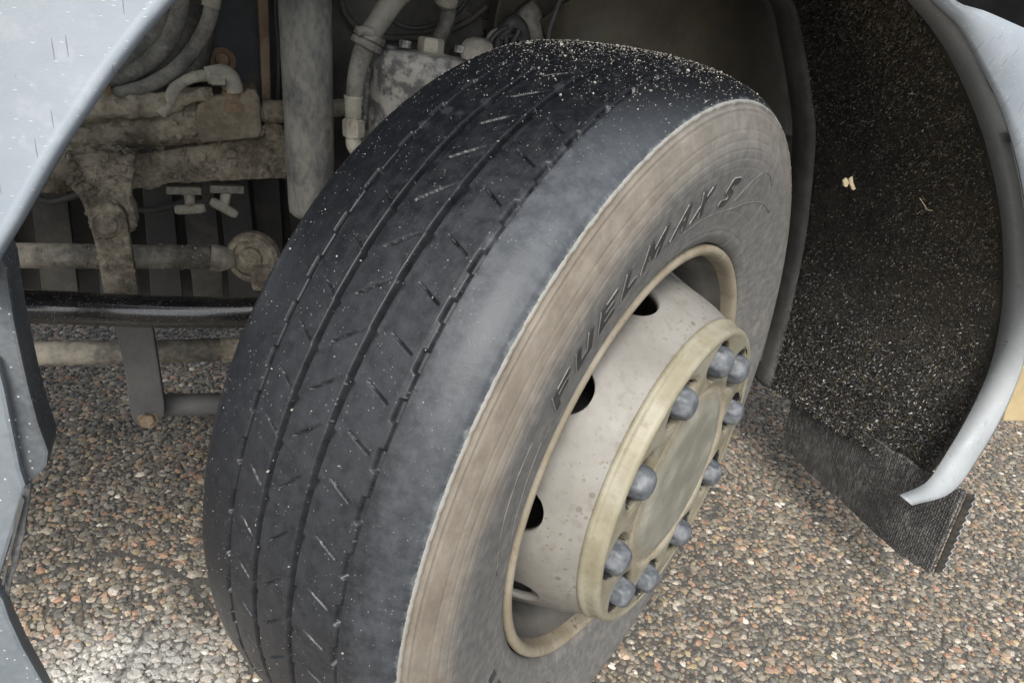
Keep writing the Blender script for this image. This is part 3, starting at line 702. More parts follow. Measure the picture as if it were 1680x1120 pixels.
part('bumper_return', prism([(-0.7186, 0.03, 0.7904), (-0.6913, 0.03, 0.7697), (-0.6897, 0.03, 0.7573), (-0.6907, 0.03, 0.7342), (-0.6916, 0.03, 0.7042), (-0.6915, 0.03, 0.671), (-0.6908, 0.03, 0.6334), (-0.6889, 0.03, 0.5951), (-0.6851, 0.03, 0.5605), (-0.689, 0.03, 0.5437), (-0.6984, 0.03, 0.5322), (-0.7093, 0.03, 0.5216), (-0.7166, 0.03, 0.5213), (-0.7144, 0.03, 0.5945), (-0.7137, 0.03, 0.6355), (-0.7413, 0.03, 0.6637)], (0, .05, 0), bev=.003), BUMPER, label='speckled dark grey plastic return at the bumper end')
part('bumper_edge', prism([(-0.7379, 0.02, 0.6935), (-0.7075, 0.02, 0.6731), (-0.7071, 0.02, 0.6409), (-0.7077, 0.02, 0.6005), (-0.7084, 0.02, 0.5504), (-0.7067, 0.02, 0.5276), (-0.7157, 0.02, 0.502), (-0.7336, 0.02, 0.4531), (-0.7506, 0.02, 0.4061), (-0.7841, 0.02, 0.4396)], (0, .03, 0), bev=.004), BUMP2, label='blue grey bumper edge panel')
part('bumper_corner', prism([(-0.7815, 0, 0.4543), (-0.7473, 0, 0.4272), (-0.7419, 0, 0.4027), (-0.7408, 0, 0.3759), (-0.7357, 0, 0.331), (-0.7253, 0, 0.2685), (-0.7183, 0, 0.2154), (-0.8185, 0, 0.2538)], (0, .02, 0), bev=.004), BUMP2, label='pale blue grey lower bumper corner')
tr = part('torn_strip', prism([(-0.7068, 0.01, 0.5355), (-0.7008, 0.01, 0.5322), (-0.7057, 0.01, 0.5124), (-0.7102, 0.01, 0.4961), (-0.713, 0.01, 0.4807), (-0.7203, 0.01, 0.4595), (-0.7254, 0.01, 0.4399), (-0.7336, 0.01, 0.4206), (-0.7422, 0.01, 0.3896), (-0.7457, 0.01, 0.3941), (-0.7404, 0.01, 0.418), (-0.7315, 0.01, 0.4413), (-0.7294, 0.01, 0.4615), (-0.721, 0.01, 0.4823), (-0.7194, 0.01, 0.4994), (-0.7122, 0.01, 0.5167)], (0, .006, 0), bev=.0015), STRIP, label='torn weathered rubber edging strip')
part('edging_crack', prism([(-0.708, 0.006, 0.5299), (-0.7069, 0.006, 0.5236), (-0.7161, 0.006, 0.496), (-0.7239, 0.006, 0.4721), (-0.7338, 0.006, 0.4415), (-0.7409, 0.006, 0.4161), (-0.7424, 0.006, 0.4199), (-0.7319, 0.006, 0.4535), (-0.7237, 0.006, 0.4801), (-0.7179, 0.006, 0.5041)], (0, .002, 0)), DARK, tr)
# bumper shell ahead of the arch, cab body over it
part('bumper', box((-1.9, .035, .62), (-.80, .055, .90), bev=.006), FENDER)

bm = box((-1.6, .02, 1.20), (1.5, .06, 2.3)); part('cab_side', bm, FENDER)
part('cab_floor', box((-1.7, .06, 1.22), (1.5, 2.3, 1.27)), DARK)
part('gap_shade_block', box((.262, .0, 1.068), (1.5, .03, 1.20)), dirty('gap_shade_black', (.002, .002, .002), (.006, .006, .006), None, 9, 60, (.9, 1), bumps=(), spec=.1))  # near-black block added as the shade in the gap above the fender
part('side_panel', prism([(1.002, 0.14, 0.4727), (1.094, 0.14, 0.4659), (1.207, 0.14, 0.3101), (1.056, 0.14, 0.3288), (1.029, 0.14, 0.3958)], (0, .5, 0), bev=.004), TAN, label='cream painted panel behind the fender')

# ------------------------------------------------------------------ wheel arch liner with bristle mat, mud flap
OUT = [(.05, 1.14), (.14, 1.12)] + [(q[0]+.004, q[2]) for q in [(0.2385, 0.03, 1.079), (0.2934, 0.03, 1.053), (0.4388, 0.03, 0.9535), (0.5812, 0.03, 0.8094), (0.6388, 0.03, 0.7288), (0.7187, 0.03, 0.5554), (0.7259, 0.03, 0.4597), (0.7159, 0.03, 0.3705), (0.6849, 0.03, 0.3071)]]
INN = [(.20, 1.15), (.30, 1.13), (.41, 1.076), (.455, 1.02), (.51, .934), (.555, .85), (.600, .70), (.622, .595), (.640, .47), (.650, .37), (.655, .285)]
def rail(P, n=10): 
    q = catmull([(x, 0, z) for x, z in P], n); return np.array([[v.x, v.z] for v in q])
RO_, RI_ = rail(OUT), rail(INN)
Y0, Y1 = .03, .42
def liner_pt(s, t):     # s along 0..1, t across 0..1
    k = s*(len(RO_)-1); i = np.clip(k.astype(int), 0, len(RO_)-2); f = (k-i)[..., None]
    a = RO_[i]*(1-f)+RO_[i+1]*f; b = RI_[i]*(1-f)+RI_[i+1]*f; q = a*(1-t[..., None])+b*t[..., None]
    return np.stack([q[..., 0], Y0+(Y1-Y0)*t, q[..., 1]], -1)
s_, t_ = np.meshgrid(np.linspace(0, 1, 120), np.linspace(0, 1, 40), indexing='ij')
V = liner_pt(s_, t_).reshape(-1, 3)
lin = link('arch_liner', np_mesh('arch_liner', V, grid_faces(120, 40)), MATBACK, truck, 'dark wheel arch liner covered with a bristle spray mat')
m_ = lin.modifiers.new('thick', 'SOLIDIFY'); m_.thickness = .003; m_.offset = 0

def bristles():
    n = 120000; s = rng.uniform(.1, 1.0, n); t = rng.uniform(.02, 1, n)
    P = liner_pt(s, t); e = 1e-3
    ds = liner_pt(np.minimum(s+e, 1), t) - liner_pt(s-e, t); dt = liner_pt(s, np.minimum(t+e, 1)) - liner_pt(s, t-e)
    ds /= np.linalg.norm(ds, axis=1)[:, None]; dt /= np.linalg.norm(dt, axis=1)[:, None]
    N = np.cross(ds, dt); N /= np.linalg.norm(N, axis=1)[:, None]; N *= np.sign(-N[:, :1]+1e-9)   # towards the wheel
    lie = np.array([0, 0, -1.0])[None]*.35 + rng.normal(0, .62, (n, 3))
    d = N*rng.uniform(.25, 1.0, (n, 1)) + lie; d /= np.linalg.norm(d, axis=1)[:, None]
    big = (1+.45*ss(s, .62, .9))[:, None]; L = rng.uniform(.004, .0095, n)[:, None]*big; w = rng.uniform(.0004, .0010, n)[:, None]*big
    sd_ = np.cross(d, rng.normal(0, 1, (n, 3))); sd_ /= np.linalg.norm(sd_, axis=1)[:, None]
    bend = N*-.25*L + rng.normal(0, .12, (n, 3))*L
    b = P + N*-.001; mid_ = b + d*L*.55; tip = b + d*L + bend
    V = np.stack([b-sd_*w, b+sd_*w, mid_+sd_*w*.9, mid_-sd_*w*.9, tip+sd_*w*.35, tip-sd_*w*.35], 1).reshape(-1, 3)
    F = (np.array([[0, 1, 2, 3], [3, 2, 4, 5]])[None] + (np.arange(n)*6)[:, None, None]).reshape(-1, 4)
    me = np_mesh('bristle', V, F)
    pal = np.array([(.014, .014, .0145), (.040, .040, .040), (.085, .070, .044), (.12, .095, .058), (.20, .175, .13)])
    # muddy in the outboard middle, clean black inboard
    mud = np.clip(.15 + 1.1*ss(1-t, .35, .75)*ss(1-s, .18, .45) + .25*ss(s, .75, .85)*(rng.rand(n) > .6), 0, 1)
    p = rng.rand(n); ix = np.where(p > mud*.75, rng.randint(0, 2, n), np.where(rng.rand(n) < .8, 2, np.where(rng.rand(n) < .75, 3, 4)))
    col = pal[ix]*rng.uniform(.6, 1.3, (n, 1))
    ca = me.color_attributes.new('tint', 'FLOAT_COLOR', 'POINT'); ca.data.foreach_set('color', np.repeat(np.c_[col, np.ones(n)], 6, 0).astype(np.float32).ravel())
    m = NT('bristle_plastic'); m.put('Base Color', m.attr('tint').outputs['Color']); m.put('Roughness', .38); m.put('Specular IOR Level', .6)
    link('bristle', me, m.m, lin, 'black bristles with dried mud between them', kind='stuff')
bristles()
# inner flange and wall of the arch
fl_a = [(x, Y1-.002, z) for x, z in INN]; 
strip('liner_flange', [fl_a, [(x-.006, .435, z-.003) for x, y, z in fl_a], [(x-.004, .475, z-.001) for x, y, z in fl_a], [(x+.004, .482, z) for x, y, z in fl_a]], FLANGE, 'scuffed edge flange of the arch liner', n=10, thick=.004)
W0 = [(x-.01, .50, z) for x, z in INN]; Wc = [(.0, .50, .99), (.02, .50, .95), (.03, .50, .90), (.10, .50, .80), (.15, .50, .72), (.2, .50, .60), (.3, .5, .52), (.40, .50, .44), (.47, .50, .38), (.52, .5, .31), (.56, .50, .24)]
strip('arch_wall', [W0, [tuple(Vector(a)*.55+Vector(b)*.45+Vector((0, .012, 0))) for a, b in zip(W0, Wc)], [tuple(Vector(b)+Vector((0, .04, 0))) for b in Wc]], WELL, 'brown filmed inner wall of the wheel arch', n=8, thick=.004)
part('liner_clip', box((.612, .470, .50), (.648, .492, .655), bev=.004), FLANGE); part('liner_clip', box((.630, .462, .33), (.662, .488, .46), bev=.004), FLANGE)
part('splash_plate', prism([(.60, .49, .52), (.655, .49, .52), (.672, .49, .30), (.61, .49, .26)], (0, .03, 0), bev=.003), FLANGE)

def flap():
    nu, nv = 330, 190; u, v = np.meshgrid(np.linspace(0, 1, nu), np.linspace(0, 1, nv), indexing='ij')
    y = .375 - .425*u; top = .305 + .040*u; bot = .150 + .004*u - .020*np.sin(PI*u)**1.2 - .006*np.sin(u*9)
    z = top*(1-v)+bot*v; x = .681 + .025*v + .004*np.sin(u*7) + .006*np.sin(u*3+1)
    row = .0056; kx = .0046
    ph = np.sin(2*PI*z/row + .5*np.sin(y*90)); py = np.sin(2*PI*y/kx + np.sign(ph)*.9)
    x = x - (.0019*ph + .0005*py*(ph > -.2)) + rng.normal(0, .00018, x.shape)
    V = np.stack([x, y, z], -1).reshape(-1, 3)
    o = link('mud_flap', np_mesh('mud_flap', V, grid_faces(nu, nv)), MESHFLAP, truck, 'black woven rubber mud flap hanging under the bristle mat')
    at = o.data.attributes.new('ridge', 'FLOAT', 'POINT'); at.data.foreach_set('value', np.clip(ph*.5+.25+.25*py*(ph > 0), 0, 1).astype(np.float32).ravel())
    s = o.modifiers.new('thick', 'SOLIDIFY'); s.thickness = .005; s.offset = 1
    # corrugated outboard edge
    zz = np.linspace(.345, .154, 160); xx = .681 + .025*(.345-zz)/.191
    wv = .0032*np.sin(2*PI*zz/.0165)
    L = [[(a, -.052, b) for a, b in zip(xx, zz)], [(a+.017+w, -.056, b) for a, b, w in zip(xx, zz, wv)]]
    A = np.array(L); V = np.moveaxis(A, 0, 1).reshape(-1, 3)
    part_o = link('flap_edge', np_mesh('flap_edge', V, grid_faces(160, 2)), MATBACK, o); s = part_o.modifiers.new('t', 'SOLIDIFY'); s.thickness = .002
    bm = tube([(a+.018+w, -.0565, b) for a, b, w in zip(xx, zz, wv)], .0019, 8)
    part('flap_hem', bm, HEM, o, smooth=True)
flap()

# ------------------------------------------------------------------ chassis parts in front of the wheel
# shock absorber
P0, P1 = (-0.3875, 0.5, 1.024), (-0.3743, 0.5, 0.6584)
bm = lathe([(.006, -.002), (.030, 0), (.0355, .006), (.0365, .02), (.0372, .10), (.0375, .60)], P1, Vector(P0)-Vector(P1), 40)
sa = part('shock_absorber', bm, STRUT, label='upright dusty shock absorber tube', smooth=True)
part('shock_foot', lathe([(.012, -.03), (.014, 0)], P1, Vector(P0)-Vector(P1), 16), STRUT, sa)
# anti-roll bar
bar = part('anti_roll_bar', tube(catmull([(-0.8861, 0.42, 0.5502), (-0.8323, 0.42, 0.5483), (-0.7905, 0.42, 0.545), (-0.7399, 0.42, 0.5412), (-0.6872, 0.42, 0.5364), (-0.6322, 0.42, 0.5313), (-0.5746, 0.42, 0.5269), (-0.4695, 0.42, 0.5238), (-0.3757, 0.42, 0.5355)], 8), .0245, 32), BLACKBAR, label='glossy wet black anti-roll bar', smooth=True)
part('track_rod', tube([(-0.9111, 0.54, 0.5817), (-0.8083, 0.54, 0.5744), (-0.6622, 0.54, 0.5715), (-0.5329, 0.54, 0.5695)], .0195, 24), MUDGREY, label='dusty steering rod', smooth=True)
tr_ = bpy.data.objects['track_rod']
J = Vector((-0.4652, 0.54, 0.5701)); Yv = Vector((0, 1, 0)); Jo = (Vector((-.35, -.93, .12))).normalized()
part('rod_neck', tube([(-0.5329, 0.54, 0.5695), (-0.5171, 0.54, 0.5672), (-0.4952, 0.54, 0.5671)], [.0225, .022, .015], 20), MUDGREY, tr_, smooth=True)
bm = lathe([(.020, -.02), (.038, -.018), (.043, -.008), (.043, .010), (.038, .017), (.031, .017), (.030, .012), (.020, .012), (.018, .020), (.012, .022)], J, Jo, 32)
part('ball_joint', bm, MUD, tr_, smooth=False)
part('joint_lug', box(J+Vector((-.006, -.045, -.045)), J+Vector((.06, -.022, -.004)), bev=.006), MUD, tr_)
part('tie_rod', tube([(-0.9714, 0.62, 0.3756), (-0.838, 0.62, 0.3645), (-0.6907, 0.62, 0.3573), (-0.4742, 0.62, 0.3511)], .0215, 24), MUDGREY, smooth=True, label='grey lower cross rod')
td = bpy.data.objects['tie_rod']; part('rod_sleeve', tube([(-0.5262, 0.618, 0.3528), (-0.4522, 0.618, 0.3508)], .0235, 24), MUD, td, smooth=True)
part('tie_rod', tube([(-0.6485, 0.505, 0.3137), (-0.5624, 0.505, 0.3063), (-0.4711, 0.505, 0.2998)], .0195, 24), LINK, smooth=True, label='short grey rod bolted to the drop link')
# drop link: upper muddy arm, lower grey arm
up_ = part('link_arm', prism([(-0.6889, 0.47, 0.663), (-0.6831, 0.47, 0.673), (-0.6741, 0.47, 0.6786), (-0.6625, 0.47, 0.6798), (-0.6512, 0.47, 0.6764), (-0.6442, 0.47, 0.6683), (-0.6413, 0.47, 0.6582), (-0.6404, 0.47, 0.6186), (-0.6386, 0.47, 0.5696), (-0.6352, 0.47, 0.4974), (-0.6837, 0.47, 0.4994), (-0.6845, 0.47, 0.5506), (-0.6859, 0.47, 0.6091), (-0.6903, 0.47, 0.6447)], (0, .022, 0), bev=.004), MUD, label='mud-caked upper link arm')
part('bolt_head', lathe([(.020, 0), (.0205, .003), (.018, .005), (.016, .003), (.013, .006), (.004, .007)], Vector((-0.6682, 0.47, 0.6486)), (0, -1, .1), 20), MUD, up_)
lo_ = part('link_arm', prism([(-0.6758, 0.465, 0.5067), (-0.6223, 0.465, 0.5045), (-0.6213, 0.465, 0.4559), (-0.6189, 0.465, 0.3995), (-0.6168, 0.465, 0.3357), (-0.6183, 0.465, 0.3164), (-0.6269, 0.465, 0.3014), (-0.6434, 0.465, 0.2922), (-0.6586, 0.465, 0.2964), (-0.6671, 0.465, 0.312), (-0.6692, 0.465, 0.3363), (-0.669, 0.465, 0.3921), (-0.6719, 0.465, 0.448)], (0, .02, 0), bev=.003), LINK, label='flat grey lower link arm with rusty bolt')
part('bolt_head', lathe([(.017, 0), (.017, .002), (.0115, .0025), (.0115, .010), (.009, .012), (.003, .0125)], Vector((-0.6437, 0.465, 0.3106)), (0, -1, .25), 6), RUST, lo_)
# muddy bracket and beam
o = part('bracket', prism([(-0.8363, 0.52, 0.7327), (-0.7231, 0.52, 0.7313), (-0.6825, 0.52, 0.7402), (-0.6262, 0.52, 0.7376), (-0.6349, 0.52, 0.697), (-0.6393, 0.52, 0.6687), (-0.6332, 0.52, 0.6282), (-0.6427, 0.52, 0.6162), (-0.6968, 0.52, 0.6179), (-0.7006, 0.52, 0.6532), (-0.7074, 0.52, 0.6745), (-0.7188, 0.52, 0.6942), (-0.7267, 0.52, 0.7153), (-0.725, 0.52, 0.7277), (-0.7405, 0.52, 0.7024), (-0.8423, 0.52, 0.6987)], (0, .05, 0), bev=.006), MUD, label='thickly mud-caked hanging bracket')
roughen(o, .006, .02, 4)
o = part('cross_beam', prism([(-0.768, 0.6, 0.7058), (-0.6395, 0.6, 0.7193), (-0.3944, 0.6, 0.7676), (-0.3889, 0.6, 0.6913), (-0.5954, 0.6, 0.6738), (-0.6031, 0.6, 0.6675), (-0.6494, 0.6, 0.6621), (-0.7756, 0.6, 0.6526)], (0, .07, 0), bev=.005), MUD, label='mud-caked beam under the cylinder'); roughen(o, .004, .025, 4)
cb = o
part('bolt_head', lathe([(.022, 0), (.022, .004), (.013, .005), (.013, .014), (.004, .016)], Vector((-0.4275, 0.6, 0.7627)), (0, -1, .3), 6), MUD, cb)
# steering cylinder
cyl = part('steering_cylinder', tube(catmull([(-0.8405, 0.6, 0.7293), (-0.7628, 0.6, 0.7425), (-0.6898, 0.6, 0.755), (-0.605, 0.6, 0.7694), (-0.5344, 0.6, 0.7805), (-0.4477, 0.6, 0.7949)], 6), [.030, .032, .033, .034, .036, .037], 32), MUD, label='mud-caked steering cylinder with rust at its end', smooth=True); roughen(cyl, .006, .02, 2)
o = part('cylinder_head', prism([(-0.5393, 0.56, 0.8099), (-0.5188, 0.56, 0.824), (-0.4723, 0.56, 0.8312), (-0.4667, 0.56, 0.8389), (-0.4542, 0.56, 0.8408), (-0.4474, 0.56, 0.8276), (-0.4451, 0.56, 0.7762), (-0.449, 0.56, 0.7654), (-0.536, 0.56, 0.7511), (-0.5447, 0.56, 0.7795)], (0, .07, 0), bev=.006), MUDRUST, cyl); roughen(o, .003, .02, 3)
part('piston_rod', tube([(-0.4477, 0.6, 0.7958), (-0.4038, 0.6, 0.8017), (-0.3149, 0.6, 0.8139), (-0.2321, 0.6, 0.8248)], .0145, 20), MUDGREY, cyl, smooth=True)
part('piston_clamp', tube([(-0.4401, 0.6, 0.7983), (-0.398, 0.6, 0.8031)], .0185, 16), MUD, cyl, smooth=True)
# mud ridge and pipe along the cylinder top
o = part('mud_crust', tube(catmull([(-0.7067, 0.565, 0.7763), (-0.6734, 0.565, 0.7942), (-0.6413, 0.565, 0.7982), (-0.5919, 0.565, 0.8052), (-0.5575, 0.565, 0.8184), (-0.5142, 0.565, 0.8289)], 6), [.012, .018, .016, .018, .014, .008], 14), MUD, cyl, smooth=True); roughen(o, .012, .018, 2)
o = part('mud_crust', tube(catmull([(-0.6973, 0.56, 0.7848), (-0.6809, 0.56, 0.792), (-0.6615, 0.56, 0.7907), (-0.6412, 0.56, 0.7956)], 6), [.006, .012, .010, .006], 12), MUD, cyl, smooth=True); roughen(o, .008, .015, 2)
# fitting: banjo pipe
pipe = part('brake_pipe', tube(catmull([(-0.5906, 0.555, 0.7947), (-0.578, 0.555, 0.808), (-0.5699, 0.555, 0.828), (-0.5555, 0.555, 0.8431), (-0.5367, 0.555, 0.8516), (-0.5172, 0.555, 0.855)], 8), [.009, .0075, .0095, .0075, .0085, .0075], 16), HOSELT, label='pale mud-crusted pipe bending over the cylinder', smooth=True); roughen(pipe, .004, .01, 1)
o = part('pipe_elbow', tube(catmull([(-0.5231, 0.555, 0.8545), (-0.5111, 0.555, 0.8573), (-0.4974, 0.555, 0.8593), (-0.489, 0.555, 0.8548), (-0.4843, 0.555, 0.8436), (-0.483, 0.555, 0.833)], 6), [.0125, .0135, .0135, .0125, .012, .012], 16), HOSELT, pipe, smooth=True)
part('pipe_nut', lathe([(.0145, 0), (.0145, .020)], (-0.5172, 0.55, 0.8548), (1, 0, .05), 6), HOSELT, pipe)
part('threaded_stub', lathe([(.013, .034), (.0165, .030), (.0165, .022), (.014, .021), (.018, .017), (.018, .009), (.015, .008), (.021, .003), (.021, -.01)], (-0.4858, 0.575, 0.8129), (0, 0, 1), 20), RUST, pipe)
part('bolt_head', lathe([(.020, 0), (.020, .006), (.012, .007), (.010, .016), (.003, .018)], (-0.4968, 0.655, 0.8648), (-.1, -1, .2), 16), RUST, label='rusty bolt on the dark plate')
# air hoses
h = part('air_hose', tube(catmull([(-0.6524, 0.58, 0.8122), (-0.6283, 0.58, 0.8193), (-0.5986, 0.58, 0.8322), (-0.5634, 0.58, 0.8579), (-0.5343, 0.58, 0.8925), (-0.5155, 0.58, 0.9282), (-0.5068, 0.58, 0.9663), (-0.503, 0.58, 1.007)], 8), .0110, 20), HOSE, label='lower grey air hose sweeping up', smooth=True)
part('hose_ferrule', tube([(-0.6831, 0.58, 0.8064), (-0.6524, 0.58, 0.8122)], .0140, 16), dirty('ochre_ferrule', (.22, .15, .07), (.32, .24, .12), None, 20, 90, (.7, .9)), h, smooth=True)
part('hose_ferrule', tube([(-0.5111, 0.58, 0.9478), (-0.5077, 0.58, 0.9646), (-0.5055, 0.58, 0.9905)], .0130, 16), HOSELT, h, smooth=True)
part('air_hose', tube(catmull([(-0.707, 0.6, 0.8099), (-0.6574, 0.6, 0.8278), (-0.6233, 0.6, 0.8446), (-0.586, 0.6, 0.8758), (-0.5633, 0.6, 0.913), (-0.5523, 0.6, 0.9516), (-0.5477, 0.6, 0.9924)], 8), .0125, 20), HOSE, smooth=True, label='upper grey air hose behind the fender edge')
# dark plates behind
pl = part('frame_plate', prism([(-0.7406, 0.68, 0.9886), (-0.4218, 0.68, 1.033), (-0.4194, 0.68, 0.7679), (-0.7755, 0.68, 0.7452)], (0, .012, 0)), DARKPLATE, label='dull blue black plate behind the hoses')
part('air_bag', lathe([(.02, -.01), (.10, -.008), (.118, .005), (.120, .02), (.113, .03), (.12, .04), (.11, .055), (.05, .06), (.02, .055)], (-0.6276, 0.68, 0.9033), (0, -1, .15), 36), HOSE, pl, 'round ribbed disc behind the hoses', smooth=True)
part('plate_hole_shade', lathe([(.013, 0), (.013, .003)], (-0.5237, 0.678, 0.9326), (0, -1, 0), 20), BLACK, pl)  # solid black disc painted as the dark inside a hole
part('bolt_head', lathe([(.017, 0), (.017, .01), (.012, .014), (.004, .016)], (-0.5675, 0.678, 0.8646), (0, -1, .1), 20), DARKPLATE, pl)
part('upright_bar', prism([(-0.444, 0.62, 1.014), (-0.4282, 0.62, 1.016), (-0.4268, 0.62, 0.9123), (-0.427, 0.62, 0.814), (-0.4403, 0.62, 0.813), (-0.4415, 0.62, 0.9108)], (0, .03, 0), bev=.002), RUST, label='thin rusty upright bar')
# drain taps
for (x, s, y) in (((310, 343), -1, .62), ((367, 341), 1, .62)):
    a, b = x
    d = 12 if s > 0 else 0
    o = part('drain_tap', tube([(-0.5605, 0.62, 0.6589), (-0.5608, 0.62, 0.6261)] if s < 0 else [(-0.5013, 0.62, 0.6628), (-0.5077, 0.62, 0.6293)], .0085, 12), HOSELT, smooth=True, label='pale T-handled drain tap, left one' if s < 0 else 'pale T-handled drain tap tilted down, right one')
    part('tap_handle', tube([(-0.585, 0.615, 0.6262), (-0.5795, 0.615, 0.6263), (-0.5435, 0.615, 0.6291), (-0.5367, 0.615, 0.6303)] if s < 0 else [(-0.5284, 0.615, 0.6423), (-0.5237, 0.615, 0.6402), (-0.4915, 0.615, 0.6214), (-0.4867, 0.615, 0.6182)], [.006, .0082, .0082, .006], 14), HOSELT, o, smooth=True)
    part('tap_plate', box(Vector((-0.5679, 0.62, 0.6597) if s < 0 else (-0.5013, 0.62, 0.6638))-Vector((.027, .012, .006)), Vector((-0.5679, 0.62, 0.6597) if s < 0 else (-0.5013, 0.62, 0.6638))+Vector((.027, .02, .007)), bev=.002), MUDGREY, o)
# shield of slanting plates
sh = part('under_shield', prism([(-1.099, 0.92, 0.7268), (-0.3142, 0.92, 0.7881), (-0.1542, 0.92, 0.6699), (-0.135, 0.92, 0.3174), (-0.2534, 0.92, 0.3113), (-0.4473, 0.92, 0.3114), (-0.7198, 0.92, 0.3177), (-1.187, 0.92, 0.339)], (0, .02, 0)), DARK, label='dark under shield of upright plates')
for i, (a, b, w) in enumerate(((-40, -10, 60), (30, 60, 60), (105, 135, 50), (215, 240, 55), (292, 318, 48), (345, 385, 36), (400, 415, 42), (450, 460, 50))):
    q = [(-70, 160)]
PLATES = [[(-0.936, 0.86, 0.6569), (-0.882, 0.86, 0.6597), (-0.8956, 0.86, 0.3618), (-0.9596, 0.86, 0.3638)], [(-0.8314, 0.84, 0.6669), (-0.775, 0.84, 0.6698), (-0.7834, 0.84, 0.3672), (-0.8454, 0.84, 0.3692)], [(-0.7279, 0.85, 0.67), (-0.6829, 0.85, 0.6723), (-0.693, 0.85, 0.3599), (-0.7478, 0.85, 0.3616)], [(-0.6492, 0.85, 0.674), (-0.6002, 0.85, 0.6766), (-0.5959, 0.85, 0.3568), (-0.6559, 0.85, 0.3587)],
          [(-0.5829, 0.82, 0.6845), (-0.5245, 0.82, 0.6875), (-0.5146, 0.82, 0.3677), (-0.5736, 0.82, 0.3696)], [(-0.517, 0.8, 0.6925), (-0.465, 0.8, 0.6952), (-0.4425, 0.8, 0.3744), (-0.5028, 0.8, 0.3763)], [(-0.4538, 0.86, 0.6819), (-0.3991, 0.86, 0.6847), (-0.3851, 0.86, 0.3456), (-0.4343, 0.86, 0.3472)], [(-0.3892, 0.88, 0.6806), (-0.3185, 0.88, 0.6842), (-0.3158, 0.88, 0.3345), (-0.3566, 0.88, 0.3358)]]
for P in PLATES: part('shield_plate', prism(P, (0, .02, 0), bev=.002), random.choice([DARK, DARK, ENGINE]), sh)
def clumps(o, n, s0, s1, mat):
    me = o.data; me.calc_loop_triangles(); co = np.array([v.co[:] for v in me.vertices]); tr3 = np.array([t.vertices[:] for t in me.loop_triangles])
    A, B, D_ = co[tr3[:, 0]], co[tr3[:, 1]], co[tr3[:, 2]]; N = np.cross(B-A, D_-A); ar = np.linalg.norm(N, axis=1); N /= ar[:, None]+1e-12
    ar = ar*((N[:, 1] < -.2) | (N[:, 2] > .6)); ix = rng.choice(len(ar), n, p=ar/ar.sum()); u = rng.rand(n, 1); v = rng.rand(n, 1); f = u+v > 1; u = np.where(f, 1-u, u); v = np.where(f, 1-v, v)
    c = A[ix]+(B-A)[ix]*u+(D_-A)[ix]*v; sz = s0*(s1/s0)**(rng.rand(n)**2.2)
    V = ICO_V[None]*(1+rng.uniform(-.3, .3, (n, 12, 1)))*sz[:, None, None]*rng.uniform(.6, 1.5, (n, 1, 3))
    V = V - N[ix][:, None]*(V*N[ix][:, None]).sum(-1, keepdims=True)*.45 + c[:, None]
    link('mud_clump', np_mesh('mud_clump', V.reshape(-1, 3), (ICO_F[None]+(np.arange(n)*12)[:, None, None]).reshape(-1, 3)), mat, o, kind='stuff')
clumps(bpy.data.objects['bracket'], 500, .0015, .007, MUD); clumps(bpy.data.objects['cross_beam'], 450, .0015, .006, MUD)
clumps(cyl, 600, .0015, .007, MUD); clumps(up_, 160, .001, .004, MUD); clumps(bpy.data.objects['track_rod'], 200, .001, .004, MUDGREY)
clumps(bpy.data.objects['ball_joint'].parent, 60, .001, .003, MUD)
# loose wires and small fixings tucked in the frame
for nm, P, r_, m_2 in (('cable', [(-0.6695, 0.64, 0.9675), (-0.6439, 0.64, 0.9134), (-0.6066, 0.64, 0.8744), (-0.5562, 0.64, 0.8613), (-0.5317, 0.64, 0.8265)], .004, DARK), ('cable', [(-0.4122, 0.63, 1.018), (-0.4161, 0.63, 0.9483), (-0.4116, 0.63, 0.8852), (-0.4158, 0.63, 0.8032)], .0045, DARK), ('cable', [(-0.3069, 0.68, 1.013), (-0.2995, 0.68, 0.9579), (-0.2525, 0.68, 0.9262), (-0.1544, 0.68, 0.9343), (-0.0883, 0.68, 0.9616), (-0.0455, 0.68, 0.9967)], .0055, ENGINE),
                      ('cable', [(-0.2629, 0.7, 1.018), (-0.2175, 0.7, 0.9558), (-0.1614, 0.7, 0.9459), (-0.0955, 0.7, 0.9795), (-0.0664, 0.7, 1.033)], .0045, DARK), ('cable', [(-0.8463, 0.78, 0.617), (-0.7963, 0.78, 0.5855), (-0.7281, 0.78, 0.6007), (-0.6419, 0.78, 0.5715), (-0.5456, 0.78, 0.601)], .006, DARK), ('cable', [(0.0158, 0.5, 0.9221), (0.0023, 0.5, 0.9684), (0.0091, 0.5, 1.006), (0.0205, 0.5, 1.052)], .005, DARK)):
    part(nm, tube(catmull(P, 8), r_, 12), m_2, smooth=True)
for q in [(-0.5973, 0.598, 0.7372), (-0.5379, 0.598, 0.7206), (-0.4914, 0.598, 0.7288)]: part('rivet', lathe([(.009, -.001), (.009, .003), (.006, .006), (.001, .007)], q, (0, -1, .3), 12), MUD, cb, smooth=True)
for q in [(-0.2103, 0.735, 0.964), (-0.1428, 0.735, 0.9716), (-0.3904, 0.735, 0.9045), (-0.391, 0.735, 0.8438), (0.0024, 0.735, 0.9666)]: part('bolt_head', lathe([(.014, 0), (.014, .003), (.009, .004), (.009, .011), (.002, .012)], q, (-.1, -1, .1), 6), ENGINE, truck)
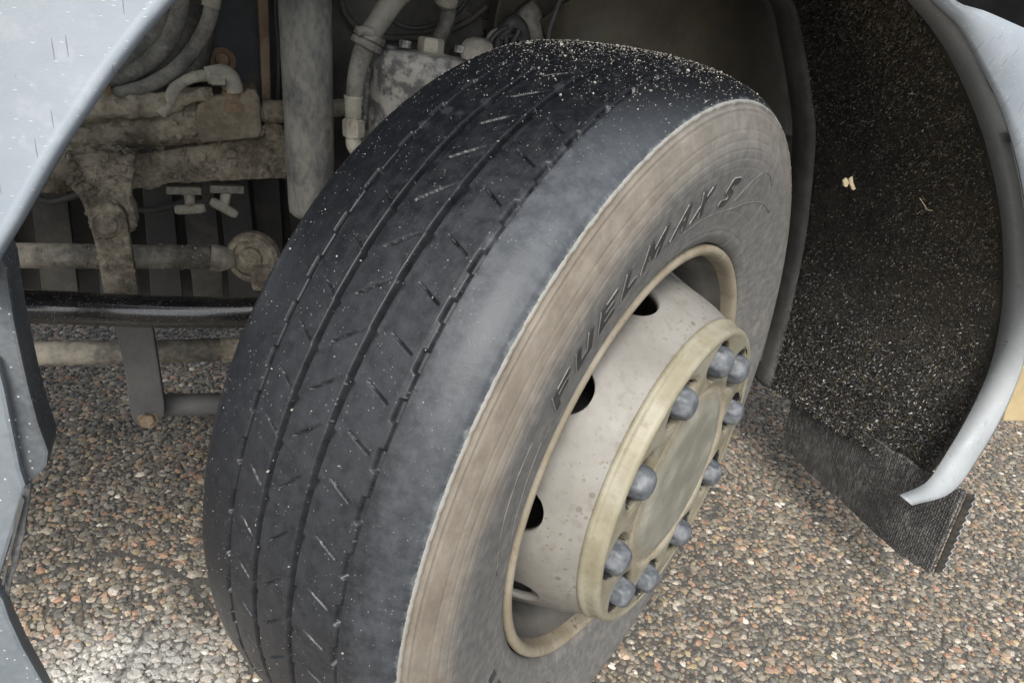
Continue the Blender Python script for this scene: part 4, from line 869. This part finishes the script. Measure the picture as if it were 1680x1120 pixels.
# ------------------------------------------------------------------ brake canister and hoses above the tyre
cc = Vector((-0.1956, 0.52, 0.9189)); ax = Vector((.03, .05, 1)).normalized()
can = part('brake_canister', lathe([(.085, -.26), (.092, -.22), (.092, -.030), (.096, -.026), (.096, -.014), (.091, -.010), (.088, -.002), (.080, .002), (.03, .004), (.005, .004)], cc, ax, 56), CAN, smooth=False, label='salt-stained round alloy brake canister')
for p in can.data.polygons: p.use_smooth = True
part('cap_nut', lathe([(.030, -.004), (.028, .003), (.0205, .005), (.0205, .022), (.018, .025), (.004, .026)], cc+ax*.002+Vector((0, -.02, 0)), ax, 6), HOSELT, can)
for q in [(-0.236, 0.5, 0.9334), (-0.1472, 0.5, 0.935), (-0.2592, 0.5, 0.9241)]: part('cap_bolt', lathe([(.009, -.006), (.009, .004), (.006, .005)], q, ax, 6), CAN, can)
part('canister_lug', lathe([(.026, -.012), (.028, 0), (.026, .008), (.01, .012)], (-0.1182, 0.5, 0.9324), (-.2, -.6, .8), 24), HOSELT, can, smooth=True)
part('canister_rib', tube([cc+ax*-.012+Vector((-.096, -.01, 0)), cc+ax*-.14+Vector((-.094, -.01, 0))], .006, 10), CAN, can, smooth=True)
bh = part('brake_hose', tube(catmull([(-0.2267, 0.47, 1.03), (-0.2608, 0.47, 0.9978), (-0.2816, 0.47, 0.967), (-0.2974, 0.47, 0.9406), (-0.3056, 0.47, 0.9188), (-0.3135, 0.47, 0.8882), (-0.3169, 0.47, 0.8528)], 8), [.0185, .0170, .0160, .0155, .0150, .0135, .0125], 24), HOSE, smooth=True, label='grey brake hose curving down to a crimped end')
part('hose_clamp', lathe([(.020, -.012), (.0235, -.010), (.0235, -.002), (.020, 0), (.0235, .002), (.0235, .010), (.020, .012)], (-0.299, 0.47, 0.9354), (-.35, 0, -.94), 24), HOSE, bh)
part('clamp_screw', tube([(-0.319, 0.45, 0.9468), (-0.3069, 0.45, 0.9497), (-0.2963, 0.45, 0.9476)], .007, 10), HOSE, bh)
c0 = Vector((-0.3179, 0.47, 0.8545)); dn = (Vector((-0.317, 0.47, 0.824))-c0)
part('crimp_sleeve', lathe([(.0145, -.001), (.0145, .003), (.0128, .005), (.0138, .011), (.0122, .015), (.0138, .020), (.0122, .025), (.0130, .031), (.010, .033)], c0, dn, 24), HOSELT, bh, smooth=True)
part('hose_nut', lathe([(.009, .030), (.0165, .036), (.0168, .040), (.0168, .056), (.0160, .060), (.009, .061)], c0, dn, 6), HOSELT, bh)
part('hose_elbow', tube(catmull([(-0.3161, 0.47, 0.7965), (-0.3148, 0.47, 0.7834), (-0.306, 0.47, 0.7744), (-0.289, 0.47, 0.781), (-0.2584, 0.47, 0.7902)], 6), [.0115, .013, .014, .012, .010], 16), HOSELT, bh, smooth=True)
# frame rail and bracketry
rail_ = part('frame_rail', prism([(-.9, .74, .80), (1.2, .74, .80), (1.2, .74, 1.14), (-.9, .74, 1.14)], (0, .08, 0)), ENGINE, label='grimy black frame rail')
part('rail_ledge', box((-.45, .715, .955), (.20, .739, .972)), ENGINE, rail_)
for q in [(-0.2921, 0.739, 0.9091), (-0.2907, 0.739, 0.854)]: part('bolt_head', lathe([(.026, 0), (.026, .004), (.016, .006), (.015, .018), (.004, .02)], q, (-.15, -1, .1), 18), DARKPLATE, rail_)
part('rail_bracket', prism([(-0.324, 0.7, 1.019), (-0.0889, 0.7, 1.05), (-0.0749, 0.7, 0.9839), (-0.0483, 0.7, 0.9787), (-0.0381, 0.7, 0.9442), (-0.1009, 0.7, 0.9147), (-0.137, 0.7, 0.7819), (-0.2519, 0.7, 0.7295), (-0.3202, 0.7, 0.7702)], (0, .03, 0), bev=.003), ENGINE, rail_)
part('rail_bracket', prism([(-0.0258, 0.66, 1.059), (0.1155, 0.66, 1.077), (0.1122, 0.66, 0.9955), (0.0965, 0.66, 0.9406), (0.0758, 0.66, 0.8725), (-0.0361, 0.66, 0.8635), (-0.0362, 0.66, 0.9791)], (0, .04, 0), bev=.004), WELL, rail_)
part('air_hose', tube(catmull([(-0.1425, 0.62, 1.045), (-0.1372, 0.62, 0.9995), (-0.1373, 0.62, 0.9663), (-0.1533, 0.62, 0.9257), (-0.1679, 0.62, 0.9045)], 8), .0130, 18), HOSE, smooth=True, label='dark looped hose behind the canister')
part('clip_ring', lathe([(.014, -.01), (.020, -.004), (.020, .004), (.014, .01)], (-0.1442, 0.61, 0.9974), (0, -.3, 1), 20), HOSELT, bpy.data.objects['air_hose.002'])
part('air_hose', tube(catmull([(-0.0251, 0.56, 1.005), (-0.0118, 0.56, 0.9916), (-0.0041, 0.56, 0.9714), (0.008, 0.56, 0.9234)], 8), [.020, .0215, .0205, .020], 20), HOSE, smooth=True, label='short stubby hose above the tyre')
cn = part('cable_bundle', tube(catmull([(-0.0602, 0.53, 0.921), (-0.0737, 0.53, 0.9407), (-0.0641, 0.53, 0.966), (-0.0509, 0.53, 0.9804), (-0.0353, 0.53, 0.9709), (-0.0242, 0.53, 0.9484), (-0.0139, 0.53, 0.9252)], 6), [.008, .009, .013, .014, .013, .009, .008], 14), DARK, label='tangled black cable bundle', smooth=True)
for P in ([(-0.0833, 0.52, 0.9201), (-0.092, 0.52, 0.9381), (-0.084, 0.52, 0.9593), (-0.0625, 0.52, 0.9745)], [(-0.055, 0.51, 0.924), (-0.0597, 0.51, 0.9424), (-0.0514, 0.51, 0.96), (-0.0469, 0.51, 0.9734)], [(-0.0749, 0.52, 0.9547), (-0.0562, 0.52, 0.9604), (-0.0404, 0.52, 0.9564), (-0.0221, 0.52, 0.9373)], [(-0.0421, 0.515, 0.9245), (-0.0503, 0.515, 0.9352), (-0.0625, 0.515, 0.9453), (-0.0669, 0.515, 0.9616)]):
    part('cable', tube(catmull(P, 6), .0045, 10), DARK, cn, smooth=True)
part('air_hose', tube(catmull([(-0.0914, 0.54, 0.9283), (-0.0889, 0.54, 0.9437), (-0.0831, 0.54, 0.9575), (-0.0712, 0.54, 0.9662)], 6), .0055, 12), HOSE, smooth=True, label='thin grey pipe beside the cable bundle')
# engine mass and the rest that closes the view behind
part('engine_block', box((-.75, 1.00, .42), (1.1, 1.55, 1.18), bev=.03), ENGINE)
part('front_beam', box((-1.45, .25, .42), (-1.2, 2.2, .75), bev=.03), DARK)
part('axle_beam', box((-.16, .32, .40), (.0, 2.0, .52), bev=.02), ENGINE)
part('fuel_tank', box((1.15, .35, .42), (2.4, .95, 1.1), bev=.05), DARKPLATE)

# bits caught in the bristles
STRAW = dirty('dry_straw', (.45, .38, .22), (.6, .52, .33), None, 40, 90, (.6, .8), bumps=())
o = part('straw', tube(catmull([(0.5028, 0.12, 0.8228), (0.5157, 0.12, 0.8143), (0.5306, 0.12, 0.8046), (0.5422, 0.12, 0.8038)], 6), .0006, 6), STRAW, None, smooth=True)
o['category'] = 'straw'; o['label'] = 'curved dry straw lying on the bristle mat'
bm = prism([(0.4102, 0.19, 0.8273), (0.4144, 0.19, 0.8324), (0.4227, 0.19, 0.8257), (0.4224, 0.19, 0.8178), (0.4155, 0.19, 0.8186)], (0, .003, 0)); prism([(0.4195, 0.188, 0.8311), (0.4241, 0.188, 0.8352), (0.43, 0.188, 0.8256), (0.4398, 0.188, 0.8159), (0.4341, 0.188, 0.8137), (0.4248, 0.188, 0.8224)], (0, .003, 0), bm)
o = part('dead_leaf', bm, STRAW, None); o['category'] = 'leaf'; o['label'] = 'pale crumpled leaf scrap caught in the bristle mat'
